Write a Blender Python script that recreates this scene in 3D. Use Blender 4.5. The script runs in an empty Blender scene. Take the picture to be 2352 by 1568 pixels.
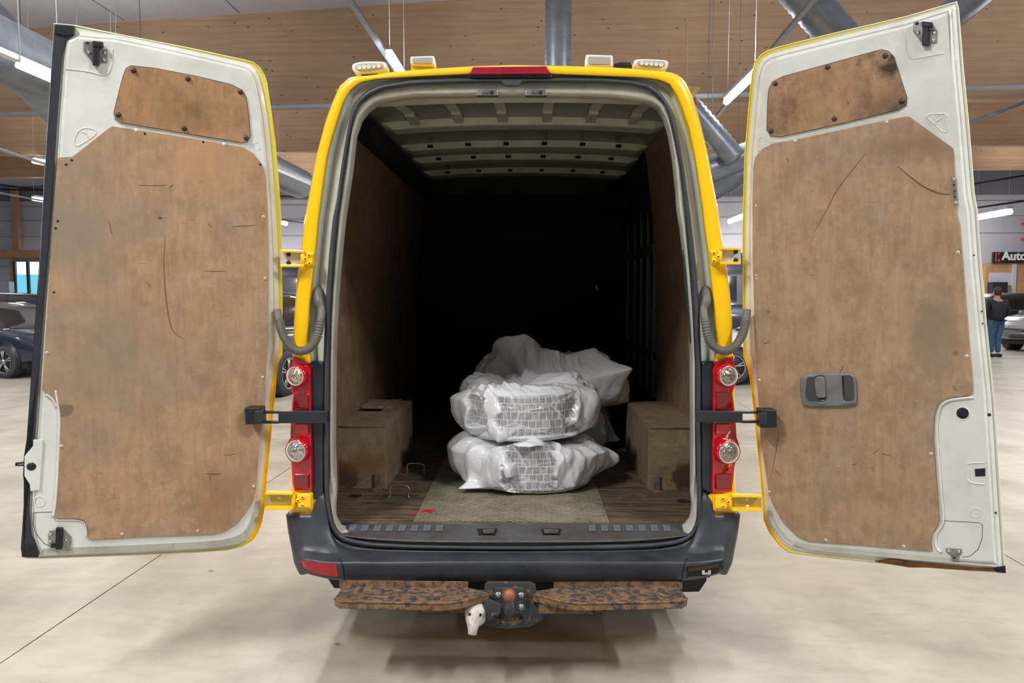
import bpy, bmesh, math, random
import numpy as np
from mathutils import Vector, Matrix

# ------------------------------------------------------------------ camera, world, lights
F = 1650.0; IW, IH = 2352, 1568
PITCH = math.radians(3.78); YAW = math.radians(1.35)
CAM = np.array([.064, -3.03, 1.62])
FW = np.array([-math.sin(YAW)*math.cos(PITCH), math.cos(YAW)*math.cos(PITCH), -math.sin(PITCH)])
RT = np.array([math.cos(YAW), math.sin(YAW), 0.0]); UP = np.cross(RT, FW)
sc = bpy.context.scene
COL = sc.collection
cd = bpy.data.cameras.new('camera'); cam = bpy.data.objects.new('camera', cd); COL.objects.link(cam)
cd.sensor_width = 36; cd.lens = 36*F/IW; cd.clip_end = 200
cam.matrix_world = Matrix(((RT[0], UP[0], -FW[0], CAM[0]), (RT[1], UP[1], -FW[1], CAM[1]), (RT[2], UP[2], -FW[2], CAM[2]), (0, 0, 0, 1)))
sc.camera = cam
sc.view_settings.view_transform = 'Standard'; sc.view_settings.look = 'None'
sc.view_settings.gamma = 1; sc.view_settings.use_curve_mapping = False
sc.view_settings.exposure = 0.16
w = bpy.data.worlds.new('world'); sc.world = w; w.use_nodes = True
w.node_tree.nodes['Background'].inputs[0].default_value = (.86, .91, 1.0, 1)
w.node_tree.nodes['Background'].inputs[1].default_value = 0.17
sc.cycles.sample_clamp_indirect = 6.0
sc.cycles.max_bounces = 8; sc.cycles.diffuse_bounces = 4; sc.cycles.glossy_bounces = 3; sc.cycles.transparent_max_bounces = 12
sc.cycles.caustics_reflective = False; sc.cycles.caustics_refractive = False
sc.cycles.use_denoising = True

# the hall stands turned a little against the van; hall axes: X right, D forward from the viewer, z up
HA = math.radians(-1.48)
def HW(X, D, z):
    return np.array([CAM[0]+X*math.cos(HA)-D*math.sin(HA), CAM[1]+X*math.sin(HA)+D*math.cos(HA), z])
def lamp(X, D, z, power, sx=.22, sy=1.9):
    l = bpy.data.lights.new('strip_or_fill_lamp', 'AREA'); l.shape = 'RECTANGLE'; l.size = sx; l.size_y = sy
    l.energy = power; l.color = (1.0, .985, .955)
    o = bpy.data.objects.new('strip_or_fill_lamp', l); COL.objects.link(o)
    o.location = HW(X, D, z); o.rotation_euler = (0, 0, HA); return o
RAILS = [-17, -10, -3, 4, 11, 18]
for X in RAILS:
    for D in (-8.1, -.6, 7.8, 14.7, 20.9, 27.2, 34):  # row just behind the viewer is added fill for doors and cargo
        lamp(X, D, 5.9, 72*({-8.1: .1, -.6: 5.2 if abs(X) < 12 else 1.5, 7.8: 3.8, 14.7: 1.6, 27.2: 2.6, 34: 6.0}.get(D, 1.0))); u_ = lamp(X, D, 6.12, 72*(.9 if D > 5 else .5)); u_.rotation_euler = (math.pi, 0, HA)  # upturned copies added as fill for ceiling and beams

# ------------------------------------------------------------------ projection helpers (only used to read distances off the photo)
def ray(x, y): return FW + RT*(x-IW/2)/F - UP*(y-IH/2)/F
def P(x, y, Y): d = ray(x, y); return CAM + d*(Y-CAM[1])/d[1]
def Zp(x, y, z): d = ray(x, y); return CAM + d*(z-CAM[2])/d[2]
def HP(x, y, D):
    d = ray(x, y); n = np.array([-math.sin(HA), math.cos(HA), 0]); return CAM + d*D/(d@n)

# ------------------------------------------------------------------ mesh helpers
W0 = {}
def wloc(o): return W0.get(o.name, np.zeros(3))
def link(o, parent=None, loc=None):
    COL.objects.link(o)
    loc = np.zeros(3) if loc is None else np.array(loc, float)
    W0[o.name] = loc
    if parent is not None:
        o.parent = parent; o.location = loc - wloc(parent)
    else: o.location = loc
    return o
def thing(name, label, cat, loc=(0, 0, 0), rot=0, group=None):
    o = bpy.data.objects.new(name, None); link(o, None, loc)
    o.rotation_euler[2] = rot; o['label'] = label; o['category'] = cat
    if group: o['group'] = group
    if rot: W0[o.name] = np.zeros(3)
    return o
def tag(o, label, cat, group=None):
    o['label'] = label; o['category'] = cat
    if group: o['group'] = group
    return o
def mesh(name, V, Fc, mat, parent=None, smooth=False, recenter=True, mi=None, kind=None, bevel=0, uv=None):
    V = np.asarray(V, float)
    c = (V.min(0)+V.max(0))/2 if recenter else np.zeros(3)
    me = bpy.data.meshes.new(name); me.from_pydata((V-c).tolist(), [], [tuple(int(i) for i in f) for f in Fc])
    for m in (mat if isinstance(mat, (list, tuple)) else [mat]): me.materials.append(m)
    if mi is not None: me.polygons.foreach_set('material_index', mi)
    if smooth: me.polygons.foreach_set('use_smooth', [True]*len(me.polygons))
    me.update()
    o = bpy.data.objects.new(name, me); link(o, parent, c)
    if kind: o['kind'] = kind
    if bevel:
        b = o.modifiers.new('bevel', 'BEVEL'); b.width = bevel; b.segments = 2; b.limit_method = 'ANGLE'; b.angle_limit = .6
    return o
class MB:
    def __init__(s): s.V = []; s.F = []; s.M = []; s.S = []
    def add(s, V, Fc, m=0, sm=False):
        n = len(s.V); s.V += [tuple(map(float, v)) for v in V]
        for f in Fc: s.F.append([i+n for i in f]); s.M.append(m); s.S.append(sm)
        return s
    def box(s, a, b, m=0, rot=None):
        x0, y0, z0 = a; x1, y1, z1 = b
        V = [(x, y, z) for z in (z0, z1) for y in (y0, y1) for x in (x0, x1)]
        return s.add(V, [(0, 2, 3, 1), (4, 5, 7, 6), (0, 1, 5, 4), (2, 6, 7, 3), (0, 4, 6, 2), (1, 3, 7, 5)], m)
    def obox(s, c, ax, ay, az, m=0):   # oriented box: centre + half axes
        c, ax, ay, az = map(np.array, (c, ax, ay, az))
        V = [c+i*ax+j*ay+k*az for k in (-1, 1) for j in (-1, 1) for i in (-1, 1)]
        return s.add(V, [(0, 2, 3, 1), (4, 5, 7, 6), (0, 1, 5, 4), (2, 6, 7, 3), (0, 4, 6, 2), (1, 3, 7, 5)], m)
    def tube(s, pts, r, n=10, m=0, cap=True, flat=None):
        pts = [np.array(p, float) for p in pts]; rs = r if hasattr(r, '__len__') else [r]*len(pts)
        up = None; base = len(s.V); V = []; 
        for i, p in enumerate(pts):
            t = pts[min(i+1, len(pts)-1)]-pts[max(i-1, 0)]; t = t/(np.linalg.norm(t)+1e-12)
            if up is None:
                up = np.cross(t, [0, 0, 1.]); 
                if np.linalg.norm(up) < .05: up = np.cross(t, [1., 0, 0])
            up = up-t*(up@t); up = up/np.linalg.norm(up); b = np.cross(t, up)
            for k in range(n):
                a = 2*math.pi*k/n; V.append(p+rs[i]*(math.cos(a)*up+math.sin(a)*b*(flat or 1)))
        Fc = [(i*n+k, i*n+(k+1) % n, (i+1)*n+(k+1) % n, (i+1)*n+k) for i in range(len(pts)-1) for k in range(n)]
        s.add(V, Fc, m, True)
        if cap: s.add([], [], m); s.F.append([base+k for k in range(n)][::-1]); s.M.append(m); s.S.append(False); s.F.append([base+(len(pts)-1)*n+k for k in range(n)]); s.M.append(m); s.S.append(False)
        return s
    def lathe(s, c, axis, prof, n=24, m=0, sm=True):  # prof: (radius, along axis)
        c = np.array(c, float); ax = np.array(axis, float); ax /= np.linalg.norm(ax)
        u = np.cross(ax, [0, 0, 1.]); 
        if np.linalg.norm(u) < .1: u = np.cross(ax, [1., 0, 0])
        u /= np.linalg.norm(u); v = np.cross(ax, u)
        V = [c+ax*h+r*(math.cos(2*math.pi*k/n)*u+math.sin(2*math.pi*k/n)*v) for r, h in prof for k in range(n)]
        Fc = [(i*n+k, i*n+(k+1) % n, (i+1)*n+(k+1) % n, (i+1)*n+k) for i in range(len(prof)-1) for k in range(n)]
        return s.add(V, Fc, m, sm)
    def disc(s, c, axis, r, h=.002, n=16, m=0): return s.lathe(c, axis, [(0.0001, h), (r, h), (r, 0)], n, m, False)
    def prism(s, A, B, m=0):
        n = len(A); s.add(list(A)+list(B), [list(range(n)), list(range(2*n-1, n-1, -1))]+[(i, i+n, (i+1) % n+n, (i+1) % n) for i in range(n)], m); return s
    def build(s, name, mat, parent=None, bevel=0, kind=None, recenter=True):
        V = np.array(s.V); c = (V.min(0)+V.max(0))/2 if recenter else np.zeros(3)
        me = bpy.data.meshes.new(name); me.from_pydata((V-c).tolist(), [], s.F)
        for x in (mat if isinstance(mat, (list, tuple)) else [mat]): me.materials.append(x)
        me.polygons.foreach_set('material_index', s.M); me.polygons.foreach_set('use_smooth', s.S)
        bm = bmesh.new(); bm.from_mesh(me); bmesh.ops.recalc_face_normals(bm, faces=bm.faces); bm.to_mesh(me); bm.free()
        o = bpy.data.objects.new(name, me); link(o, parent, c)
        if kind: o['kind'] = kind
        if bevel:
            b = o.modifiers.new('bevel', 'BEVEL'); b.width = bevel; b.segments = 2; b.limit_method = 'ANGLE'; b.angle_limit = .6
        return o
def dup(src, parent, worldloc):
    o = src.copy(); link(o, parent, worldloc); return o
def catmull(pts, k=6, closed=False):
    pts = [np.array(p, float) for p in pts]; n = len(pts); out = []
    rng = range(n) if closed else range(n-1)
    for i in rng:
        p0 = pts[(i-1) % n] if closed else pts[max(i-1, 0)]; p1 = pts[i]; p2 = pts[(i+1) % n]; p3 = pts[(i+2) % n] if closed else pts[min(i+2, n-1)]
        for j in range(k):
            t = j/k; out.append(.5*((2*p1)+(-p0+p2)*t+(2*p0-5*p1+4*p2-p3)*t*t+(-p0+3*p1-3*p2+p3)*t**3))
    if not closed: out.append(pts[-1])
    return out
def chaikin(pts, it=1):
    for _ in range(it):
        q = []
        for i in range(len(pts)):
            a, b = np.array(pts[i], float), np.array(pts[(i+1) % len(pts)], float); q += [a*.78+b*.22, a*.22+b*.78]
        pts = q
    return pts

# ------------------------------------------------------------------ materials
def S(r, g, b): 
    f = lambda c: (c/255/12.92 if c/255 <= .04045 else ((c/255+.055)/1.055)**2.4)
    return (f(r), f(g), f(b), 1)
class NT:
    def __init__(s, name):
        s.m = bpy.data.materials.new(name); s.m.use_nodes = True; s.t = s.m.node_tree; s.b = s.t.nodes['Principled BSDF']; s.out = s.t.nodes['Material Output']
    def n(s, typ, **kw):
        x = s.t.nodes.new(typ)
        for k, v in kw.items(): setattr(x, k, v)
        return x
    def l(s, a, b): s.t.links.new(a, b)
    def pos(s, world=True):
        if world: return s.n('ShaderNodeNewGeometry').outputs['Position']
        return s.n('ShaderNodeTexCoord').outputs['Object']
    def mapv(s, v, scale=(1, 1, 1), loc=(0, 0, 0), rot=(0, 0, 0)):
        x = s.n('ShaderNodeMapping'); s.l(v, x.inputs[0]); x.inputs[1].default_value = loc; x.inputs[2].default_value = rot; x.inputs[3].default_value = scale; return x.outputs[0]
    def noise(s, v, scale=5, detail=6, rough=.6, dist=0):
        x = s.n('ShaderNodeTexNoise'); s.l(v, x.inputs['Vector']); x.inputs['Scale'].default_value = scale; x.inputs['Detail'].default_value = detail; x.inputs['Roughness'].default_value = rough; x.inputs['Distortion'].default_value = dist; return x.outputs[0]
    def ramp(s, f, stops):
        x = s.n('ShaderNodeValToRGB'); s.l(f, x.inputs[0]); e = x.color_ramp.elements
        while len(e) < len(stops): e.new(.5)
        for i, (p, c) in enumerate(stops): e[i].position = p; e[i].color = c if hasattr(c, '__len__') else (c, c, c, 1)
        return x.outputs[0]
    def mix(s, f, a, b):
        x = s.n('ShaderNodeMix', data_type='RGBA'); 
        (s.l(f, x.inputs[0]) if not isinstance(f, float) else setattr(x.inputs[0], 'default_value', f))
        for q, i in ((a, 6), (b, 7)):
            if isinstance(q, tuple): x.inputs[i].default_value = q
            else: s.l(q, x.inputs[i])
        return x.outputs[2]
    def math(s, op, a, b=None, clamp=False):
        x = s.n('ShaderNodeMath', operation=op, use_clamp=clamp)
        for q, i in ((a, 0), (b, 1)):
            if q is None: continue
            if isinstance(q, (int, float)): x.inputs[i].default_value = q
            else: s.l(q, x.inputs[i])
        return x.outputs[0]
    def bump(s, h, strength=.3, dist=.01):
        x = s.n('ShaderNodeBump'); s.l(h, x.inputs['Height']); x.inputs['Strength'].default_value = strength; x.inputs['Distance'].default_value = dist; s.l(x.outputs[0], s.b.inputs['Normal'])
    def base(s, c): 
        if isinstance(c, tuple): s.b.inputs['Base Color'].default_value = c
        else: s.l(c, s.b.inputs['Base Color'])
    def set(s, rough=None, metal=None, spec=None, coat=None):
        if rough is not None: s.b.inputs['Roughness'].default_value = rough
        if metal is not None: s.b.inputs['Metallic'].default_value = metal
        if spec is not None: s.b.inputs['Specular IOR Level'].default_value = spec
        if coat is not None: s.b.inputs['Coat Weight'].default_value = coat; s.b.inputs['Coat Roughness'].default_value = .05
        return s
    def blob(s, pos, c, r, warp=.5, scale=12, soft=.25, stretch=(1, 1, 1)):
        """mask of a stain round point c (metres)"""
        x = s.n('ShaderNodeVectorMath', operation='SUBTRACT'); s.l(pos, x.inputs[0]); x.inputs[1].default_value = tuple(c)
        y = s.n('ShaderNodeVectorMath', operation='MULTIPLY'); s.l(x.outputs[0], y.inputs[0]); y.inputs[1].default_value = tuple(1/(r*k) for k in stretch)
        z = s.n('ShaderNodeVectorMath', operation='LENGTH'); s.l(y.outputs[0], z.inputs[0])
        nz = s.noise(pos, scale, 5); d = s.math('ADD', z.outputs['Value'], s.math('MULTIPLY', s.math('SUBTRACT', nz, .5), warp*2))
        return s.ramp(d, [(max(0, .5-soft/2), 1.0), (.5+soft/2, 0.0)])
def simple(name, col, rough=.5, metal=0, spec=.5, coat=0, var=None, vs=6, bump=0, bs=60, world=False):
    m = NT(name); p = m.pos(world)
    if var: m.base(m.mix(m.ramp(m.noise(p, vs, 6, .65), [(.35, 0.0), (.68, 1.0)]), col, var))
    else: m.base(col)
    if bump: m.bump(m.noise(p, bs, 4), bump, .004)
    m.set(rough, metal, spec, coat); return m.m
def emis(name, col, st):
    m = NT(name); m.b.inputs['Base Color'].default_value = col; m.b.inputs['Emission Color'].default_value = col; m.b.inputs['Emission Strength'].default_value = st; return m.m

def ply_mat(name, base, light, dark, grain=(60, 60, 6), blobs=(), greys=.65, speck=.5):
    m = NT(name); p = m.pos(True)
    big = m.noise(p, 2.3, 7, .62, .6)
    c = m.mix(m.ramp(big, [(.3, 0.0), (.7, 1.0)]), base, light)
    g = m.noise(m.mapv(p, grain), 1.0, 5, .6)
    c = m.mix(m.ramp(g, [(.3, 0.28), (.6, 0.0)]), c, dark)
    c2 = m.mix(m.math('MULTIPLY', m.ramp(m.noise(m.mapv(p, loc=(3, 1, 7)), 4.5, 8, .7), [(.45, 0.0), (.72, 1.0)]), greys), c, S(146, 134, 118))
    c2 = m.mix(m.ramp(m.noise(m.mapv(p, (1, 1, .7), (1, 8, 2)), 11, 8, .78), [(.44, 0.0), (.7, .5)]), c2, dark)
    c2 = m.mix(m.ramp(m.noise(m.mapv(p, (1, 1, 1), (6, 1, 4)), 16, 8, .8), [(.5, 0.0), (.74, .3)]), c2, S(205, 180, 150))
    s1 = m.ramp(m.noise(m.mapv(p, (1, 1, 1), (9, 3, 2)), 38, 6, .75), [(.62, 0.0), (.72, 1.0)])
    c3 = m.mix(m.math('MULTIPLY', s1, speck), c2, dark)
    st = m.ramp(m.noise(m.mapv(p, (14, 14, 90), (2, 5, 1)), 1.0, 3, .5), [(.70, 0.0), (.76, 1.0)])
    c3 = m.mix(m.math('MULTIPLY', st, .45), c3, dark)
    for (pt, r, warp, scale, soft, stretch, col, k) in blobs:
        c3 = m.mix(m.math('MULTIPLY', m.blob(p, pt, r, warp, scale, soft, stretch), k), c3, col)
    m.base(c3); m.set(.62, 0, .35); m.bump(g, .15, .002); return m.m

M = {}
M['yellow'] = simple('yellow_paint', S(255, 204, 0), .28, 0, .5, .6, var=S(253, 198, 0), vs=3)
m = NT('door_edge_yellow'); p = m.pos(True); sx = m.n('ShaderNodeSeparateXYZ'); m.l(p, sx.inputs[0])
ax_ = m.math('ABSOLUTE', sx.outputs[0]); zz_ = m.ramp(m.math('ADD', m.math('MULTIPLY', sx.outputs[2], .5), m.math('MULTIPLY', m.noise(p, 9, 4), .04)), [(.66, 0.0), (.72, 1.0)])
hx_ = m.ramp(m.math('MULTIPLY', ax_, .5), [(.57, 0.0), (.60, 1.0)])
pale = m.mix(m.ramp(m.math('MULTIPLY', ax_, .5), [(.5, 0.0), (.78, 1.0)]), S(214, 200, 84), S(214, 213, 196))
m.base(m.mix(m.math('MAXIMUM', zz_, hx_), S(255, 200, 0), pale)); m.set(.35, 0, .5, .3); M['door_edge'] = m.m
M['yellow_dull'] = simple('yellow_overspray', S(226, 190, 30), .4, 0, .5, .2, var=S(190, 175, 70), vs=9)
def dirty_white(name, a, b, sp, amt=.8):
    m = NT(name); p = m.pos(True)
    c = m.mix(m.ramp(m.noise(p, 5, 7, .7), [(.42, 0.0), (.75, amt)]), a, b)
    c = m.mix(m.math('MULTIPLY', m.ramp(m.noise(p, 55, 5, .8), [(.66, 0.0), (.72, 1.0)]), sp), c, S(70, 62, 55))
    m.base(c); m.set(.33, 0, .5, .15); m.bump(m.noise(p, 30, 3), .06, .004); return m
M['white'] = dirty_white('white_door_paint', S(214, 216, 213), S(186, 185, 174), .35).m
M['flange'] = dirty_white('flange_paint', S(204, 207, 202), S(176, 176, 162), .2).m
M['lip'] = dirty_white('lip_paint', S(205, 203, 192), S(160, 156, 140), .8).m
M['recess'] = dirty_white('roof_recess_shaded_paint', S(150, 146, 132), S(116, 112, 98), .3).m  # shade between the ribs put into the colour, with some primer grey
M['grey_white'] = dirty_white('roof_rib_lit_paint', S(214, 211, 194), S(176, 172, 154), .25).m  # ribs lighter than the recess panel, light on them put into the paint
M['rubber'] = simple('black_rubber', S(66, 68, 76), .42, 0, .5, var=S(52, 54, 60))
M['seal_dark'] = simple('dark_door_edge', S(46, 50, 60), .45, 0, .5, var=S(34, 38, 46))
M['black'] = simple('black_plastic', S(22, 23, 27), .45)
M['strap'] = simple('strap_black', S(42, 46, 55), .38, var=S(30, 33, 40))
M['bumper'] = simple('bumper_plastic', S(62, 67, 75), .42, 0, .5, var=S(42, 45, 52), vs=7, bump=.15, bs=25, world=True)
M['sill'] = simple('sill_plastic', S(84, 85, 92), .4, 0, .5, var=S(70, 62, 52), vs=9, bump=.2, bs=40, world=True)
M['navy_plate'] = simple('navy_plate', S(36, 42, 56), .3, 0, .6, var=S(20, 24, 34), vs=8)
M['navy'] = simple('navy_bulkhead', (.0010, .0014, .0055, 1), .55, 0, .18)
M['dark'] = simple('dark_gap', (.006, .006, .008, 1), .8)
M['under'] = simple('underbody', (.02, .02, .02, 1), .8)
M['steel'] = simple('zinc_steel', S(170, 170, 166), .35, .8, var=S(120, 116, 108), vs=30)
M['chrome'] = simple('chrome', S(225, 225, 225), .12, 1)
M['knob'] = simple('black_knob', S(48, 44, 42), .35)
M['screw'] = simple('white_screw', S(215, 210, 200), .3, .3)
M['hose'] = simple('grey_hose', S(108, 106, 100), .5, var=S(84, 82, 78))
M['grey_handle'] = simple('grey_handle_plastic', S(118, 120, 124), .5, var=S(98, 99, 102), vs=14, bump=.1, bs=150)
M['grey_dark'] = simple('handle_recess', S(62, 62, 62), .6)
M['red'] = simple('red_lens', S(196, 10, 26), .12, 0, .6, .5, var=S(158, 4, 18), vs=20)
M['red_dark'] = simple('dark_red_lens', S(120, 6, 16), .12, 0, .6, .5)
M['red_bright'] = simple('bright_red_reflector', S(236, 20, 24), .15, 0, .6, .5, var=S(190, 8, 14), vs=70)
M['red_refl'] = simple('red_reflector', S(178, 24, 38), .3, 0, .5, .2, var=S(160, 18, 30), vs=10)
M['tail_silver'] = simple('lamp_reflector', S(210, 205, 195), .15, .9)
M['cream'] = simple('worklight_cream', S(216, 216, 210), .4)
M['clear'] = simple('worklight_lens', S(160, 163, 165), .12, 0, .7, .5)
def glass_lens(name, tint, amber=False):
    m = NT(name); p = m.pos(False)
    v = m.n('ShaderNodeTexVoronoi'); m.l(p, v.inputs['Vector']); v.inputs['Scale'].default_value = 90
    m.base(m.mix(v.outputs['Distance'], tint[0], tint[1])); m.set(.12, .75, .6, 1); m.bump(v.outputs['Distance'], .8, .004); return m.m
M['lens_a'] = glass_lens('amber_lens', (S(150, 96, 45), S(240, 225, 200)))
M['lens_c'] = glass_lens('clear_lens', (S(110, 110, 104), S(235, 232, 225)))
M['lens_d'] = glass_lens('dusty_lens', (S(120, 108, 96), S(200, 186, 170)))
# rust
def rust_mat(name, dark_amt):
    m = NT(name); p = m.pos(True)
    r = m.mix(m.ramp(m.noise(p, 26, 7, .7), [(.3, 0.0), (.7, 1.0)]), S(88, 64, 48), S(150, 118, 86))
    k = m.ramp(m.noise(m.mapv(p, (1, 1.5, 1), (5, 2, 1)), 34, 7, .66), [(.5-dark_amt*.1, 0.0), (.56-dark_amt*.1, 1.0)])
    c = m.mix(k, r, S(62, 63, 66)); m.base(c); m.set(.75, 0, .35); m.bump(m.noise(p, 60, 6, .75), .6, .004); return m.m
M['rust'] = rust_mat('rusty_steel', -.3); M['rust_tread'] = rust_mat('rusty_tread', .12); M['bracket'] = rust_mat('painted_bracket', 1.3)
M['ball'] = simple('rusty_ball', S(168, 104, 74), .55, .3, var=S(140, 84, 58), vs=30, bump=.2, bs=90)
M['socket'] = simple('white_socket', S(220, 214, 206), .5, var=S(170, 165, 158), vs=40, bump=.2)
# plywood
def stains(*a): return a
M['ply_door_l'] = ply_mat('door_plywood_left', S(168, 137, 107), S(180, 146, 112), S(98, 68, 48), (50, 50, 5), blobs=(
    (P(150, 945, -.36), .075, .35, 9, .06, (1.3, 1, .8), S(104, 82, 66), .9), (P(175, 500, -.3), .34, .6, 5, .7, (1, 1, 1), S(128, 118, 106), .75), (P(240, 830, -.3), .5, .5, 4, .8, (1, 1, 1), S(134, 120, 104), .6),
    (P(230, 1225, -.32), .08, .5, 14, .3, (2.2, 1, .8), S(86, 60, 48), .85), (P(370, 501, -.22), .018, .5, 30, .2, (1.9, 1, .8), S(70, 62, 58), .9),
    (P(415, 745, -.2), .012, 1.0, 60, .1, (.6, 1, 2.4), S(225, 215, 200), 1.0), (P(480, 350, -.2), .25, .5, 6, .7, (1.4, 1, 1), S(182, 138, 96), .6), (P(500, 1150, -.15), .25, .7, 7, .6, (1, 1, 1), S(140, 102, 74), .6)))
M['ply_win_l'] = ply_mat('door_window_plywood_left', S(158, 120, 84), S(176, 136, 94), S(90, 62, 42), (40, 40, 6), blobs=((P(450, 250, -.2), .14, .8, 9, .8, (1.5, 1, .8), S(112, 84, 58), .8),), greys=.2)
M['ply_door_r'] = ply_mat('door_plywood_right', S(164, 137, 110), S(176, 146, 116), S(98, 72, 52), (50, 50, 5), blobs=(
    (P(2150, 760, -.4), .16, .6, 7, .5, (1, 1, 1.6), S(128, 112, 94), .7), (P(2195, 812, -.44), .028, .3, 20, .25, (1, 1, 1), S(120, 92, 52), .8), (P(2080, 720, -.4), .018, .3, 20, .3, (1, 1, 1), S(104, 84, 66), .8), (P(2040, 785, -.4), .016, .3, 20, .3, (1, 1, 1), S(112, 88, 56), .8),
    (P(2024, 968, -.36), .016, .8, 40, .15, (1.2, 1, 1), S(84, 54, 38), 1.0), (P(1985, 1105, -.34), .03, 1.0, 50, .15, (1.5, 1, .8), S(90, 58, 38), .8), (P(2050, 1135, -.36), .07, 1.1, 25, .3, (1, 1, 1.3), S(98, 72, 52), .8), (P(1755, 980, -.05), .05, .5, 10, .3, (.5, 1, 1.6), S(170, 124, 74), .8), (P(2110, 330, -.4), .2, .8, 9, .6, (1.5, 1, .5), S(120, 96, 78), .6)), greys=.45)
M['ply_win_r'] = ply_mat('door_window_plywood_right', S(160, 124, 92), S(170, 132, 98), S(70, 48, 36), (30, 30, 8), blobs=((P(2010, 140, -.4), .14, 1.2, 12, .5, (1.9, 1, .6), S(58, 42, 36), 1.0), (P(2060, 240, -.4), .16, .9, 9, .9, (1.6, 1, .7), S(88, 68, 54), .9), (P(1800, 260, -.2), .2, 1.1, 14, .6, (.6, 1, 1), S(98, 70, 48), .8)), greys=.1, speck=.9)
M['ply_wall'] = ply_mat('cargo_wall_plywood', S(132, 104, 78), S(148, 118, 90), S(62, 46, 34), (30, 8, 5), greys=.7)
M['ply_box'] = ply_mat('wheel_box_plywood', S(128, 110, 86), S(146, 128, 104), S(70, 54, 40), (20, 20, 60), blobs=((np.array([-.95, .70, .66]), .22, .5, 9, .15, (1.2, 1, .8), S(72, 54, 42), .9), (np.array([.95, .70, .66]), .24, .5, 9, .15, (1.2, 1, .8), S(60, 46, 38), .9), (np.array([-.80, .70, .72]), .13, .7, 9, .5, (1.6, 1, 1), S(118, 84, 48), .8)), greys=.6)
m = NT('cargo_floor_wood'); p = m.pos(True)
g = m.noise(m.mapv(p, (3, 40, 4)), 1.0, 7, .7, .5)
c = m.mix(m.ramp(g, [(.36, 0.0), (.62, 1.0)]), S(52, 42, 38), S(112, 96, 80))
c = m.mix(m.ramp(m.noise(m.mapv(p, (1, 1, 1), (3, 8, 1)), 6, 8, .75), [(.52, 0.0), (.72, .85)]), c, S(136, 118, 90))
c = m.mix(m.blob(p, Zp(948, 1178, .59), .035, .5, 30, .15, (1.3, .6, 1)), c, S(176, 44, 52))
m.base(c); m.set(.6, 0, .4); m.bump(g, .5, .004); M['floorwood'] = m.m
m = NT('checker_plate'); p = m.pos(True)
def lines(sx, sy, ang):
    v = m.mapv(p, (1, 1, 1), (0, 0, 0), (0, 0, ang)); wv = m.n('ShaderNodeTexWave', wave_type='BANDS', bands_direction='X'); m.l(v, wv.inputs[0]); wv.inputs['Scale'].default_value = sx; wv.inputs['Distortion'].default_value = 1.5; wv.inputs['Detail'].default_value = 0; wv.inputs['Detail Scale'].default_value = 2
    return wv.outputs['Fac']
hh = m.math('MAXIMUM', m.math('POWER', lines(11, 1, .95), 5), m.math('POWER', lines(11, 1, -.95), 5))
c = m.mix(m.ramp(m.noise(p, 9, 8, .75), [(.38, 0.0), (.66, 1.0)]), S(150, 143, 122), S(88, 80, 68))
c = m.mix(m.math('MULTIPLY', hh, .55), c, S(186, 180, 160))
c = m.mix(m.blob(p, Zp(982, 1174, .59), .06, .6, 24, .12, (1.3, .75, 1)), c, S(206, 40, 56))
m.base(c); m.set(.5, .3, .5); m.bump(hh, .7, .004); M['plate'] = m.m
# bags
m = NT('white_bag_film'); p = m.pos(False)
at = m.n('ShaderNodeAttribute', attribute_name='cling'); uvn = m.n('ShaderNodeAttribute', attribute_name='film_uv')
br = m.n('ShaderNodeTexBrick'); m.l(uvn.outputs['Vector'], br.inputs['Vector']); br.inputs['Scale'].default_value = 1.0; br.inputs['Mortar Size'].default_value = .05; br.inputs['Mortar Smooth'].default_value = .3; br.inputs['Brick Width'].default_value = 1.0; br.inputs['Row Height'].default_value = 1.0; br.inputs['Color1'].default_value = (1, 1, 1, 1); br.inputs['Color2'].default_value = (.75, .75, .75, 1); br.inputs['Mortar'].default_value = (0, 0, 0, 1)
sip = m.ramp(m.noise(m.mapv(uvn.outputs['Vector'], (7, .8, 1)), 1.0, 2, .5), [(.42, 1.0), (.5, .35)])
vcr = m.n('ShaderNodeTexVoronoi', feature='DISTANCE_TO_EDGE'); m.l(m.mapv(uvn.outputs['Vector'], (.16, .33, 1), (.3, .2, 0), (0, 0, .5)), vcr.inputs['Vector']); vcr.inputs['Scale'].default_value = 1.0
crs = m.ramp(vcr.outputs['Distance'], [(.006, 0.35), (.03, 1.0)])
k = m.math('MULTIPLY', m.math('MULTIPLY', m.math('MULTIPLY', at.outputs['Fac'], br.outputs['Color']), crs), m.math('ADD', m.math('MULTIPLY', sip, .35), .5))
tr = m.n('ShaderNodeBsdfTranslucent'); tr.inputs[0].default_value = (.78, .8, .84, 1)
m.base((.90, .91, .95, 1)); m.set(.2, 0, .5, .5)
wr1 = m.math('ABSOLUTE', m.math('SUBTRACT', m.noise(p, 7, 3, .5, 1.2), .5)); wr2 = m.math('ABSOLUTE', m.math('SUBTRACT', m.noise(m.mapv(p, (1, 1, 1), (5, 3, 1)), 15, 3, .5, 1.0), .5))
m.bump(m.math('ADD', m.ramp(wr1, [(0.0, 1.0), (.09, 0.0)]), m.math('MULTIPLY', m.ramp(wr2, [(0.0, 1.0), (.1, 0.0)]), .4)), .16, .010)
m1 = m.n('ShaderNodeMixShader'); m1.inputs[0].default_value = .2; m.l(m.b.outputs[0], m1.inputs[1]); m.l(tr.outputs[0], m1.inputs[2])
tp = m.n('ShaderNodeBsdfTransparent'); m2 = m.n('ShaderNodeMixShader'); m.l(m.math('MULTIPLY', k, .85), m2.inputs[0]); m.l(m1.outputs[0], m2.inputs[1]); m.l(tp.outputs[0], m2.inputs[2]); m.l(m2.outputs[0], m.out.inputs[0]); M['film'] = m.m
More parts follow.
